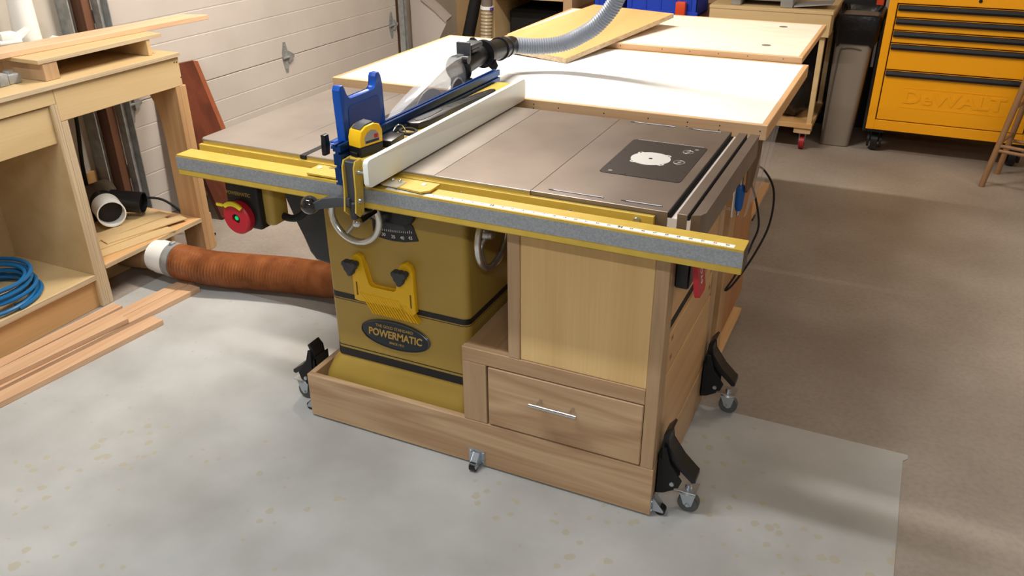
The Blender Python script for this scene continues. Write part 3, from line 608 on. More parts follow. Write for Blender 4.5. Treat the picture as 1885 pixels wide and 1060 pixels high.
# ------------------------------------------------------------------ blade guard with dust port
bg = thing('blade_guard', 'clear plastic blade guard with black dust port above the saw table', 'blade guard', (-.165, .60, HT))
GX = -.165
rings = []
for y, z0, z1, w in ((.325, .905, .925, .014), (.37, .893, .950, .022), (.45, .889, .972, .027), (.54, .889, .998, .029), (.62, .892, 1.020, .031), (.68, .905, 1.030, .032), (.735, .935, 1.030, .031)):
    zm = (z0 + z1) / 2; rings.append([(GX - w, y, z0), (GX - w, y, zm), (GX - w * .75, y, z1 - .004), (GX - w * .3, y, z1), (GX + w * .3, y, z1), (GX + w * .75, y, z1 - .004), (GX + w, y, zm), (GX + w, y, z0)])
b = N(); loft(b, rings, cap=False, closed=False)
g = obj('clear_shell', b, CLEAR, bg); md = g.modifiers.new('s', 'SOLIDIFY'); md.thickness = .0025
b = N(); torus(b, (GX + .0325, .66, .935), (1, .04, -.1), .042, .003, 32, 8); obj('window_rim', b, CLEAR, bg)
b = N(); cyl(b, (GX + .0335, .66, .935), (GX + .0345, .66, .935), .040, seg=32); obj('window_pane', b, mat('smoky', C3(120, 112, 108), .15, alpha=.55), bg)
b = N(); bx(b, GX + .006, GX + .010, .52, .60, .893, .925, .001)
for k in range(7): prism(b, [(.525 + k * .011, .925), (.531 + k * .011, .937), (.536 + k * .011, .925)], 'x', GX + .006, GX + .010)
obj('pawl', b, mat('pawl_red', C3(120, 24, 30), .4), bg, label='dark red toothed pawl')
b = N(); prism(b, circ(.55, .865, .10, 24, 12, 168), 'x', GX - .0015, GX + .0015); obj('saw_blade', b, ALU, bg)
b = N(); prism(b, [(.690, .886), (.728, .886), (.735, .95), (.748, 1.03), (.705, 1.03), (.700, .95)], 'x', GX - .009, GX + .016, .002); obj('splitter', b, GREYP, bg)
b = N(); torus(b, (GX, .738, .985), (0, 1, .15), .034, .011, 32, 10); cyl(b, (GX + .028, .735, .948), (GX + .044, .735, .948), .015, seg=14); cyl(b, (GX + .022, .728, 1.018), (GX + .042, .728, 1.018), .012, seg=14); obj('collar', b, BLACK, bg)
b = N(); cyl(b, (GX, .735, .985), (GX - .004, .905, 1.000), .029, .030, 24); obj('duct', b, BLACK, bg)
b = N(); bx(b, GX - .024, GX + .024, .768, .780, 1.005, 1.062, .004, 2); obj('latch_plate', b, GREYP, bg)
b = N(); bx(b, GX - .024, GX + .024, .784, .862, 1.036, 1.052, .005, 2); bx(b, GX - .018, GX + .018, .80, .85, 1.022, 1.036, .003); obj('latch', b, GREYP, bg)
b = N(); prism(b, [(GX + .046 * c, 1.0 + .046 * s) for c, s in ((1.15, -.75), (1.0, -1.05), (.75, -1.1), (-.75, .0), (-1.15, .75), (-1.0, 1.05), (-.75, 1.1), (.75, .1))], 'y', .905, .912, .001)
cyl(b, (GX, .90, 1.0), (GX, .918, 1.0), .045, seg=28); obj('flange', b, BLACK, bg, label='black mounting flange with two ears')
b = N(); cyl(b, (GX, .912, 1.0), (GX - .005, 1.03, .992), .036, .034, 28); cyl(b, (GX - .004, 1.03, .992), (GX - .008, 1.045, .991), .039, .039, 28); cyl(b, (GX - .008, 1.045, .991), (GX - .012, 1.15, .983), .034, .032, 28); torus(b, (GX - .010, 1.095, .987), (0, 1, -.08), .0335, .003, 28, 8); obj('port', b, BLACK, bg)
hp = spline([(-.177, 1.152, .983), (-.10, 1.205, .975), (-.02, 1.235, .985), (.05, 1.24, 1.018), (.112, 1.24, 1.062), (.172, 1.24, 1.143), (.21, 1.23, 1.26), (.22, 1.21, 1.42), (.18, 1.18, 1.75), (.10, 1.15, 2.2), (.06, 1.15, 2.75)], 14)
b = N(); ribbed(b, hp, .0275, .0019, .0095, 20); tag(obj('dust_hose', b, GYHOSE, org=(-.177, 1.152, .983)), 'grey ribbed hose curving up from the blade guard', 'hose')

# ------------------------------------------------------------------ featherboard on the saw cabinet
fb = thing('featherboard', 'yellow featherboard with two black knobs stuck on the saw cabinet', 'featherboard', (-.12, .18, .40))
o = [(-.225, .435), (-.225, .555), (-.219, .576), (-.205, .582), (-.190, .576), (-.184, .555), (-.172, .492), (-.160, .4845), (-.088, .4845), (-.077, .492), (-.070, .556), (-.062, .576), (-.045, .584), (-.030, .578), (-.022, .560), (-.020, .432), (-.028, .424), (-.042, .424), (-.060, .440), (-.205, .4315)]
b = N(); prism(b, o, 'y', .171, .1895, .003, 2); body = obj('body', b, YEL, fb)
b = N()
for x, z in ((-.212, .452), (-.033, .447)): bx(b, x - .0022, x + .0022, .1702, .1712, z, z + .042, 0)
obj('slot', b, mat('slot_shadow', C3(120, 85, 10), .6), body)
for k in range(17):
    x = -.205 + k * .0096; L = .062; z1 = .462
    b = N(); prism(b, [(x, z1), (x + .0056, z1), (x + .040 + .0056, z1 - L), (x + .040, z1 - L + .002)] if k < 14 else [(x, z1 - .012), (x + .0056, z1 - .012), (x + .034 + .0056, z1 - L), (x + .034, z1 - L + .002)], 'y', .1695, .1885, .0006); obj('finger', b, YEL, fb)
for x, z in ((-.212, .552), (-.049, .552)):
    b = N(); pts = []
    for i in range(36):
        t = 2 * PI * i / 36; r = .0195 + .0075 * math.cos(3 * (t - PI / 2 - PI / 3)); pts.append((x + r * math.cos(t), z + r * math.sin(t)))
    prism(b, pts, 'y', .138, .162, .004, 2); cyl(b, (x, .160, z), (x, .171, z), .010, seg=14); obj('knob', b, GREYP, fb, label='black three lobed knob')

# ------------------------------------------------------------------ outfeed tables
of = thing('work_table', 'large white topped work table with wooden edging behind the saw', 'table', (.04, 1.22, 0))
def wtop(t, x0, x1, y0, y1, z0, z1, e=.018, top=None):
    box('white_top', (x0 + e, x1 - e, y0 + e, y1 - e, z0 + .002, z1 - .0005), top or MELA, t, bev=0)
    box('edge_strip', (x0, x1, y0, y0 + e, z0, z1), PINE, t); box('edge_strip', (x0, x1, y1 - e, y1, z0, z1), PINE, t)
    box('edge_strip', (x0, x0 + e, y0 + e, y1 - e, z0, z1), PINEY, t); box('edge_strip', (x1 - e, x1, y0 + e, y1 - e, z0, z1), PINEY, t)
wtop(of, -.724, .774, .831, 1.688, .845, .889)
b = N()
for x in (-.55, .05, .135, .285, .425, .545, .64, .755):
    for dz in (0, -.013): bolt(b, (x + dz * .1, .831, .873 + dz + .002 * math.sin(x * 40)), (0, -1, 0), .0022, .0004)
obj('screw', b, BLACKM, of)
box('cabinet_side', (.672, .690, .9305, 1.345, .10, .8445), wood('orange_side', C3(186, 132, 82), C3(164, 110, 64), 'z', 1, .45, 3), of); box('cabinet_side', (-.40, -.382, .84, 1.345, .012, .8445), MAPY, of)
box('cabinet_back', (-.382, .672, 1.327, 1.345, .10, .8445), PLYX, of); box('cabinet_floor', (-.382, .672, .84, 1.327, .085, .099), PLYX, of)
box('side_stile', (.672, .700, .836, .930, .012, .8445), FIR, of)
box('toe_board', (.640, .664, .84, 1.45, .0, .0845), MAPY, of); box('toe_board', (.664, .700, .9305, 1.345, .012, .030), MAPY, of)
of2 = thing('extension_table', 'white topped table extension behind the larger white table', 'table', (.2, 2.0, 0))
wtop(of2, -.45, .748, 1.690, 2.430, .8885, .912, .016, mat('cream_ply', C3(236, 224, 206), .5, 0, C3(226, 213, 194), 5, (1, 6, 1)))
for x, y in ((.583, 2.307), (.586, 1.873)):
    b = N(); cyl(b, (x, y, .9116), (x, y, .9122), .018, seg=24); obj('bore_hole', b, mat('hole_shade', C3(120, 112, 104), .6), of2)
box('cabinet_body', (-.38, .44, 1.75, 2.40, .11, .8880), MAPY, of2); box('base_frame', (-.40, .595, 2.03, 2.50, .11, .135), PINEY, of2)
for x, y in ((.56, 2.085), (.545, 2.45), (-.36, 2.085), (-.36, 2.30)):
    b = N(); bx(b, x - .04, x + .04, y - .03, y + .03, .102, .1095); bx(b, x - .020, x - .016, y - .02, y + .03, .04, .102); bx(b, x + .016, x + .020, y - .02, y + .03, .04, .102); c = obj('caster', b, BLACK, of2)
    b = N(); cyl(b, (x - .015, y + .01, .046), (x + .015, y + .01, .046), .045, seg=24); obj('wheel', b, mat('dark_red_wheel', C3(110, 20, 26), .4), c)
box('apron', (-.38, .69, 1.715, 1.733, .82, .8880), PINE, of2); box('apron', (-.38, .69, 2.402, 2.42, .82, .8880), PINE, of2)
b = N()
for x in (.05, .22, .33, .44, .55, .68): bolt(b, (x, 1.690, .902), (0, -1, 0), .002, .0004)
obj('screw', b, BLACKM, of2)
# amber plywood sheet
bb = N(); v = [(-.050, 1.357, .9075), (-.442, 1.465, .916), (-.249, 2.195, .9725), (.144, 2.12, .9675)]
t_ = Vector((0, 0, -.018)); vs = [bb.verts.new(p) for p in v]; vb = [bb.verts.new(Vector(p) + t_) for p in v]; bb.faces.new(vs); bb.faces.new(list(reversed(vb)))
for i in range(4): bb.faces.new((vs[i], vb[i], vb[(i + 1) % 4], vs[(i + 1) % 4]))
sheet = thing('plywood_sheet', 'amber plywood sheet lying across the two white tables', 'plywood sheet', (-.15, 1.8, .90)); obj('face', bb, BRPLY, sheet)
eb = N(); nrm = Vector((-.106, -.383, 0)).normalized() * .0006
vv = [Vector(p) for p in (v[0], v[1])]; q = [vv[0] + nrm, vv[1] + nrm, vv[1] + t_ + nrm, vv[0] + t_ + nrm]; eb.faces.new([eb.verts.new(p) for p in q])
nr2 = Vector((.93, -.14, 0)).normalized() * .0006; q = [Vector(v[0]) + nr2, Vector(v[3]) + nr2, Vector(v[3]) + t_ + nr2, Vector(v[0]) + t_ + nr2]; eb.faces.new([eb.verts.new(p) for p in q]); obj('ply_edge', eb, PLYE, sheet)

# things hanging on the right side
bt = thing('air_tool', 'blue handled tool hanging on the side of the saw station', 'tool', (.72, .828, .61))
b = N(); sweep(b, spline([(.722, .828, .705), (.722, .828, .685), (.722, .828, .65), (.722, .828, .625)], 4), lambda i: (.010, .012, .0135, .014, .0145, .0145, .014, .0135, .013, .0125, .012, .010, .008)[min(i, 12)], 14); obj('handle', b, mat('tool_blue', C3(26, 92, 170), .35), bt)
b = N(); cyl(b, (.722, .828, .705), (.722, .828, .760), .005, seg=10); cyl(b, (.722, .828, .625), (.722, .828, .610), .006, .004, 10); obj('tip', b, ZINC, bt)
b = N(); bx(b, .7005, .728, .836, .846, .755, .768); obj('hook', b, TRACKM, bt)
b = N(); prism(b, rrect(.80, 1.0, .685, .838, .03), 'x', .738, .743); tag(obj('hanging_plate', b, mat('brown_plate', C3(112, 88, 62), .6), org=(.707, .9, .69)), 'brown rounded plate hanging below the white table corner', 'plate')
b = N(); sweep(b, spline([(.715, 1.00, .72), (.752, 1.06, .68), (.785, 1.10, .60), (.79, 1.06, .50), (.765, .97, .42), (.725, .90, .345), (.706, .875, .33), (.725, .90, .37), (.748, .95, .43), (.752, 1.00, .45), (.76, 1.04, .50), (.74, 1.05, .58), (.713, 1.06, .64)], 10), .0035, 8)
tag(obj('power_cord', b, BLACKM, org=(.74, .95, .3)), 'black power cord looping down beside the work table', 'cord')
b = N(); pts = [(.766 + .004 * math.sin(i * 1.7), .87 + i * .038) for i in range(9)]
loft(b, [[(x - j * .004, y - j * .016, .844 - j * .045) for x, y in pts] for j in range(6)], cap=False, closed=False); tag(obj('plastic_film', b, FILM, org=(.765, 1.0, .55)), 'clear plastic film hanging under the white table edge', 'plastic film')
# ------------------------------------------------------------------ left workbench
wb = thing('workbench', 'plywood workbench with open shelf along the garage door', 'workbench', (-1.83, .2, 0))
FX = -1.606; BXK = -2.06
box('countertop', (BXK, FX + .010, -.75, .988, .860, .876), PLY, wb)
b = N(); bx(b, FX + .0101, FX + .0107, -.75, .988, .8603, .8757); obj('countertop_edge', b, PLYE, wb)
box('top_rail', (FX - .018, FX, -.75, .395, .806, .8595), PLY, wb)
box('drawer_front', (FX - .028, FX - .010, -.75, .370, .668, .8005), PLY, wb)
apr = box('apron', (FX - .018, FX + .0005, .396, .986, .742, .8597), PLY, wb)
b = N(); bolt(b, (FX + .0005, .962, .84), (1, 0, 0), .003, .0006); bolt(b, (FX + .0005, .975, .838), (1, 0, 0), .003, .0006); bolt(b, (FX + .0005, .982, .775), (1, 0, 0), .003, .0006); obj('screw', b, BLACKM, apr)
box('side_panel', (BXK, FX - .0005, .372, .396, 0, .8055), PLY, wb); box('side_panel', (BXK, FX, .3965, .424, 0, .741), PLY, wb)
b = N(); bx(b, FX - .0004, FX + .0004, .3725, .3955, .001, .805); bx(b, FX + .0001, FX + .0008, .397, .4235, .001, .741); obj('panel_edge', b, wood('ply_edge_z', C3(205, 184, 152), C3(176, 152, 120), 'z', 6, .6, 8), wb)
box('deck', (BXK, FX - .001, -.75, .3715, .119, .140), PLY, wb); b = N(); bx(b, FX - .001, FX + .001, -.75, .3715, .1195, .1395); obj('deck_edge', b, PLYE, wb)
box('kick_board', (FX - .035, FX - .016, -.75, .3715, 0, .1185), BRPLY, wb)
box('back_panel', (BXK - .012, BXK, -.75, .424, .10, .8595), PLY, wb)
box('far_side_panel', (BXK, FX, -.774, -.7505, 0, .8595), PLY, wb)
box('shelf', (-2.00, FX + .002, .4245, .9445, .145, .163), wood('shelf_wood', C3(214, 170, 118), C3(194, 148, 98), 'y', 1.2, .5, 4), wb); b = N(); bx(b, FX + .002, FX + .0028, .4245, .9445, .1453, .1627); obj('shelf_edge', b, PLYE, wb)
# panel under the shelf with a duct hole
b = N(); prism(b, [(.4245, 0), (.9445, 0), (.9445, .1445), (.4245, .1445)], 'x', -1.80, -1.788); obj('shelf_kick', b, PLY, wb)
lg = N(); prism(lg, [(FX, 0), (FX, .7415), (-1.80, .7415), (-1.775, .715), (-1.745, .665), (-1.728, .60), (-1.722, .50), (-1.722, 0)], 'y', .945, .965); obj('leg', lg, FIR, wb); box('leg_front', (FX - .02, FX + .001, .9655, 1.0, 0, .7415), FIR, wb)
box('leg_foot_strip', (FX - .07, FX - .004, 1.0005, 1.012, 0, .165), PINEY, wb); box('back_rail', (BXK, BXK + .02, .4245, .988, .74, .8595), PLY, wb)

# riser shelf on counter
rs = thing('shelf_riser', 'low plywood box riser standing on the workbench', 'shelf', (-1.78, .68, .876))
box('riser_top', (-1.95, -1.650, .398, .962, .9385, .953), PLY, rs); b = N(); bx(b, -1.650, -1.6492, .398, .962, .9388, .9527); obj('top_edge', b, PLYE, rs)
box('divider', (-1.93, -1.652, .414, .474, .8765, .938), ALDZ, rs); box('divider', (-1.93, -1.652, .884, .903, .8765, .938), PLY, rs)
box('riser_back', (-1.947, -1.931, .40, .96, .8765, .938), PLY, rs)
# plank
pk = N(); A = Vector((-1.700, 1.286, 0)); Bv = Vector((-1.80, .20, 0)); d = (Bv - A).normalized(); nn = Vector((-d.y, d.x, 0)); nn = nn if nn.x < 0 else -nn
poly = [A, A + d * 2.0, A + d * 2.0 + nn * .125, A + nn * .115 + d * .05]
prism(pk, [(p.x, p.y) for p in poly], 'z', .9535, .9735, .0012); tag(obj('cedar_plank', pk, CEDAR, org=(-1.78, .8, .9535)), 'long pinkish plank lying on top of the riser', 'plank')
# white fittings on the plank
def fitting(c, a, s, lab, kind):
    t = thing('white_fitting', lab, 'fitting', c, 'white plastic fittings on the workbench'); M4 = Matrix.Translation(c) @ Matrix.Rotation(a, 4, 'Z') @ Matrix.Scale(s, 4)
    b = N(); bx(b, -.05, .05, -.035, .035, 0, .018, .004, 2); b.transform(M4); obj('base', b, WHITE, t)
    b = N(); bx(b, -.035, .035, -.03, .03, .0181, .05, .005, 2); b.transform(M4); obj('block', b, WHITE, t)
    b = N(); prism(b, [(.025, .012), (.05, .012), (.105, .048), (.100, .058), (.03, .03)], 'y', -.028, .028, .002); b.transform(M4); obj('flap', b, WHITE, t)
    if kind: b = N(); cyl(b, (-.01, 0, .05), (-.005, 0, .20), .042, .036, 20); b.transform(M4); obj('tube', b, WHITE, t)
fitting((-1.925, .50, .9737), 1.35, .80, 'white plastic fitting nearest the left frame edge on the plank', 0)
fitting((-2.02, .66, .8762), 1.57, 1.2, 'larger white plastic fitting with an upright tube behind the plank', 1)
mp = thing('steel_fitting', 'small grey steel fittings block on the workbench beside the riser', 'metal fitting', (-1.74, .335, .876))
b = N(); bx(b, -1.79, -1.72, .29, .325, .8765, .918, .004, 2); obj('block', b, TRACKM, mp); b = N(); bx(b, -1.785, -1.725, .328, .375, .8765, .910, .004, 2); obj('jaw', b, ALU, mp); b = N(); cyl(b, (-1.75, .35, .91), (-1.75, .35, .922), .016, seg=16); obj('screw_head', b, ZINC, mp)

# shelf contents
yf = thing('pipe_wye', 'black wye pipe fitting with a white open end on the bench shelf', 'pipe fitting', (-1.88, .70, .1635))
def pipe(bm, p0, p1, r, t=.005, seg=28):
    p0 = Vector(p0); p1 = Vector(p1); d = (p1 - p0).normalized(); a = d.orthogonal().normalized(); c = d.cross(a)
    R = lambda p, r: [p + (a * math.cos(2 * PI * i / seg) + c * math.sin(2 * PI * i / seg)) * r for i in range(seg)]
    return loft(bm, [R(p0, r - t), R(p0, r), R(p1, r), R(p1, r - t)], cap=False) if False else _pipe(bm, R, p0, p1, r, t, seg)
def _pipe(bm, R, p0, p1, r, t, seg):
    q = [[bm.verts.new(v) for v in R(p, rr)] for p, rr in ((p0, r - t), (p0, r), (p1, r), (p1, r - t))]
    for A_, B_ in zip(q, q[1:] + q[:1]):
        for i in range(seg): bm.faces.new((A_[i], A_[(i + 1) % seg], B_[(i + 1) % seg], B_[i]))
    return bm
b = N(); pipe(b, (-1.835, .685, .240), (-1.925, .735, .244), .058); obj('white_end', b, WHITE, yf)
b = N(); pipe(b, (-1.925, .735, .244), (-1.985, .77, .246), .050); obj('body', b, BLACK, yf)
b = N(); pipe(b, (-1.84, .858, .229), (-1.965, .80, .242), .047, .004); obj('branch', b, BLACK, yf)
b = N(); cyl(b, (-1.86, .850, .231), (-1.93, .82, .240), .041, seg=20); obj('branch_bore', b, BLACKM, yf)
b = N(); cyl(b, (-1.875, .707, .242), (-1.93, .738, .245), .052, seg=20); obj('bore', b, mat('bore_dark', C3(30, 22, 20), .7), yf)
b = N(); ribbed(b, spline([(-2.0, .485, .232), (-2.045, .60, .235), (-2.075, .74, .24), (-2.08, .885, .238)], 10), .055, .003, .012, 18); tag(obj('brown_ribbed_hose', b, BRHOSE, org=(-2.0, .7, .17)), 'brown translucent ribbed hose lying at the back of the bench shelf', 'hose')
SHB = [((-1.715, .445), (-1.640, .80), .085, .1634, 'thin wooden strip nearest the front edge of the bench shelf'), ((-1.78, .445), (-1.700, .86), .09, .1687, 'thin wooden strip under the white pipe end'), ((-1.84, .445), (-1.770, .90), .075, .1740, 'thin pale strip running below the black pipe branch'), ((-1.76, .56), (-1.660, .90), .06, .1741, 'thin strip ending nearest the bench leg'), ((-1.93, .46), (-1.860, .92), .07, .1634, 'thin strip deepest on the bench shelf')]
for (ax_, ay), (bx2, by), w, z, lab in SHB:
    A = Vector((ax_, ay)); Bq = Vector((bx2, by)); d = (Bq - A).normalized(); nn = Vector((-d.y, d.x)); b = N(); prism(b, [tuple(A - nn * w / 2), tuple(Bq - nn * w / 2), tuple(Bq + nn * w / 2), tuple(A + nn * w / 2)], 'z', z, z + .005, .0004)
    tag(obj('wood_strip', b, PLY), lab, 'wood strip', 'thin strips on the bench shelf')
b = N(); sweep(b, spline([(-2.10, .835, .90), (-2.10, .83, .6), (-2.10, .80, .35), (-2.08, .79, .10), (-2.05, .80, .02)], 8), .0085, 8); tag(obj('wall_cable', b, BLACKM, org=(-2.1, .82, 0)), 'black cable running down the wall behind the bench shelf', 'cable')
b = N(); sweep(b, spline([(-1.98, .98, .19), (-1.90, 1.02, .175), (-1.83, 1.06, .10), (-1.80, 1.09, .012), (-1.70, 1.10, .008)], 8), .006, 8); tag(obj('floor_cable', b, BLACKM, org=(-1.85, 1.05, 0)), 'black cable drooping over the end of the bench shelf', 'cable')
b = N(); bx(b, -2.146, -2.134, .76, .89, .0, .33, .001); tag(obj('wood_offcut', b, BRPLY), 'small tan wood offcut leaning behind the bench shelf', 'offcut')
# blue hose coil
co = thing('hose_coil', 'coil of blue air hose on the lower deck of the workbench', 'hose', (-1.77, .09, .14))
b = N(); pts = []
random.seed(3)
for i in range(9 * 28):
    t = 2 * PI * i / 28; k = i / 28; R = .160 + .022 * math.sin(k * 2.4) ; z = .151 + .0098 * k + .004 * math.sin(k * 5)
    pts.append((-1.80 + R * math.cos(t) + .010 * math.sin(k * 1.9), .050 + R * math.sin(t) * 1.02 + .008 * math.cos(k * 2.6), z))
sweep(b, pts, .0075, 8); obj('coil', b, BLHOSE, co)
b = N(); pts = [(-1.785 + .170 * math.cos(t) , .055 + .182 * math.sin(t), .149 + .004 * math.sin(t * 2)) for t in [2 * PI * i / 40 for i in range(37)]]; sweep(b, pts, .0075, 8); obj('loose_turn', b, BLHOSE, co)

# boards on the floor
FB = [(-1.305, .365, .062, 1.0, .0024, .024, .11, 'wooden board on the floor nearest the table saw'), (-1.374, .630, .060, 1.2, .0024, .024, .09, 'floor board reaching farthest toward the orange hose, right of its twin'), (-1.4365, .665, .056, 1.1, .0024, .022, .09, 'floor board reaching farthest toward the orange hose, left of its twin'), (-1.402, .295, .060, .8, .0245, .044, .12, 'short wooden board stacked on top of the other floor boards'), (-1.535, .385, .05, .62, .0024, .022, .06, 'wooden board on the floor closest to the bench kick board')]
for ex, ey, w, L, z0, z1, sl, lab in FB:
    d = Vector((-sl, -1, 0)).normalized(); nn = Vector((-d.y, d.x, 0)); e = Vector((ex, ey, 0)); b = N()
    P4 = [e - nn * w / 2, e + nn * w / 2, e + d * L + nn * w / 2, e + d * L - nn * w / 2]
    prism(b, [(p.x, p.y) for p in P4], 'z', z0, z1, .0012); tag(obj('wood_board', b, FLB), lab, 'board', 'boards lying on the floor')
# red-brown leaning board
rb = thing('leaning_board', 'wide reddish brown board leaning on the garage door beside the bench leg', 'board', (-1.9, 1.4, 0))
def slab(bm, q, off):
    va = [bm.verts.new(p) for p in q]; vb = [bm.verts.new(Vector(p) + Vector(off)) for p in q]; bm.faces.new(va); bm.faces.new(list(reversed(vb))); n = len(q)
    for i in range(n): bm.faces.new((va[i], vb[i], vb[(i + 1) % n], va[(i + 1) % n]))
    return bm
obj('face', slab(N(), [(-1.800, 1.26, .010), (-1.800, 1.475, .010), (-2.070, 1.515, .700), (-2.070, 1.27, .710)], (-.022, 0, -.009)), MAHO, rb)
obj('side_strip', slab(N(), [(-1.800, 1.4755, .010), (-1.815, 1.52, .010), (-2.083, 1.557, .690), (-2.070, 1.5155, .700)], (-.018, 0, -.009)), wood('mahogany_light', C3(156, 88, 56), C3(128, 66, 40), 'z', 1.2, .45, 4), rb)
obj('end_grain', slab(N(), [(-2.0705, 1.271, .7104), (-2.0705, 1.5145, .7004), (-2.091, 1.5145, .694), (-2.091, 1.271, .704)], (0, 0, .0035)), wood('pale_end', C3(190, 160, 136), C3(160, 128, 104), 'y', 3, .6, 5), rb)
# orange flexible duct
oh = thing('duct_hose', 'orange brown ribbed dust hose running from the bench to the saw', 'hose', (-1.0, .75, 0))
op = spline([(-1.475, .668, .098), (-1.40, .672, .096), (-1.30, .690, .088), (-1.15, .735, .084), (-1.0, .772, .084), (-.85, .795, .086), (-.70, .785, .12), (-.56, .73, .20), (-.44, .66, .245), (-.335, .60, .25)], 14)
b = N(); ribbed(b, op, .069, .0046, .0125, 26); obj('ribbed_tube', b, ORHOSE, oh)
b = N(); cyl(b, (-1.60, .668, .100), (-1.50, .668, .099), .066, seg=28); cyl(b, (-1.57, .668, .1), (-1.51, .668, .099), .0705, seg=28); obj('coupling', b, WHITE, oh, label='white pipe coupling')
b = N(); cyl(b, (-1.79, .668, .078), (-1.60, .668, .100), .060, seg=28); obj('pipe_stub', b, wood('stub_tan', C3(170, 138, 100), C3(150, 120, 86), 'x', 1, .5, 2), oh)
b = N(); cyl(b, (-1.51, .668, .099), (-1.475, .668, .098), .0735, seg=28); bx(b, -1.502, -1.484, .655, .68, .168, .182, .003); obj('hose_clamp', b, TRACKM, oh, label='grey worm drive clamp')

# ------------------------------------------------------------------ back of the garage
sh = N(); o = [(-2.10, .02), (-1.86, .02), (-1.80, .30), (-1.885, .452), (-1.815, .572), (-1.90, .640), (-2.00, .705), (-2.06, .80), (-2.10, .95)]
st = thing('pale_sheet', 'pale grey curled sheet leaning beside the far door track', 'sheet', (-1.98, 3.62, 0))
prism(sh, o, 'y', 3.60, 3.606); obj('face', sh, mat('pale_sheet_face', C3(200, 190, 182), .6), st)
sh = N(); ro_ = [(-1.815, .572), (-1.90, .640), (-2.00, .705), (-2.06, .80)]; rings = [[(x, 3.585, z), (x, 3.66, z + .02), (x + .006, 3.66, z + .035), (x + .006, 3.585, z + .015)] for x, z in ro_]; loft(sh, rings); obj('rolled_edge', sh, mat('pale_edge', C3(176, 164, 154), .7), st)
b = N(); cyl(b, (-1.690, 3.66, 0.0), (-1.690, 3.66, .46), .045, seg=20); cyl(b, (-1.690, 3.66, .46), (-1.60, 3.66, .80), .042, .040, 20); cyl(b, (-1.60, 3.66, .80), (-1.60, 3.66, 1.25), .040, seg=20); tag(obj('black_pipe', b, BLACKM), 'black vertical pipe before the tan back wall', 'pipe')
ch = thing('clear_hose', 'pale ribbed hose with white collar beside the dark cabinet', 'hose', (-1.49, 3.55, 0))
b = N(); ribbed(b, [(-1.490, 3.53, .0), (-1.485, 3.53, .40), (-1.472, 3.53, .69)], .0385, .003, .022, 18); obj('hose', b, mat('clear_rib', C3(176, 160, 130), .35), ch)
b = N(); cyl(b, (-1.471, 3.53, .69), (-1.470, 3.53, .71), .044, seg=20); obj('collar', b, WHITE, ch); b = N(); cyl(b, (-1.470, 3.53, .71), (-1.468, 3.53, 1.05), .036, seg=20); obj('upper_hose', b, mat('clear_rib2', C3(120, 108, 100), .35), ch); b = N(); bx(b, -1.436, -1.418, 3.50, 3.525, .684, .704, .003); obj('clip', b, mat('purple', C3(70, 50, 150), .4), ch)
su = thing('storage_cabinet', 'tan plywood cabinet with a large dark opening at the back', 'cabinet', (-1.2, 3.85, 0))
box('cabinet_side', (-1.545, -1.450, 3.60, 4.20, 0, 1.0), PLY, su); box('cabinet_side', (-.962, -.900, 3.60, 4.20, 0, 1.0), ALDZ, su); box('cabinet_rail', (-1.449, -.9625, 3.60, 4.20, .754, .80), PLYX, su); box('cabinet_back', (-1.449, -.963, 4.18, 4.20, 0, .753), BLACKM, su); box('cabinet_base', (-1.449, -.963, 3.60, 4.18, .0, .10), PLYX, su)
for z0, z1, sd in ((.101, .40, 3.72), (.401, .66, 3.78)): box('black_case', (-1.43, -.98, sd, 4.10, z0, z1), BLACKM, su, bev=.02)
bk = thing('wall_shelf', 'dark wooden bench carrying the blue bins against the back wall', 'bench', (-.4, 3.95, 0)); box('shelf_top', (-.899, -.02, 3.55, 4.20, .685, .71), MAHO, bk)
for x in (-.86, -.10):
    for y in (3.60, 4.12): box('leg', (x, x + .06, y, y + .06, 0, .6845), MAHO, bk)
def crate(x0, x1, y0, y1, z0, z1, lab):
    t = thing('plastic_bin', lab, 'bin', ((x0 + x1) / 2, (y0 + y1) / 2, z0), 'blue plastic bins on the back bench')
    b = N(); w = .004
    bx(b, x0, x1, y0, y1, z0, z0 + w); bx(b, x0, x1, y0, y0 + w, z0, z1); bx(b, x0, x1, y1 - w, y1, z0, z1); bx(b, x0, x0 + w, y0, y1, z0, z1); bx(b, x1 - w, x1, y0, y1, z0, z1); obj('body', b, BIN, t)
    b = N(); 
    for k in range(5): x = x0 + .03 + k * (x1 - x0 - .07) / 4; bx(b, x, x + .008, y0 - .007, y0 - .0002, z0 + .01, z1 - .01, .002)
    obj('rib', b, BIN, t); b = N(); bx(b, x0 - .01, x1 + .01, y0 - .012, y0, z0 + .002, z0 + .028, .003); obj('lip', b, BIN, t)
crate(-.548, -.108, 3.62, 3.92, .7105, .90, 'wide ribbed blue plastic bin behind the amber plywood sheet'); crate(-.76, -.575, 3.62, 3.90, .7105, .86, 'narrow blue plastic bin partly behind the grey hose')
b = N(); bx(b, -.225, -.165, 3.565, 3.606, .7102, .80, .006, 2); tag(obj('orange_tool', b, ORANGE), 'small orange object standing before the blue bin', 'tool')

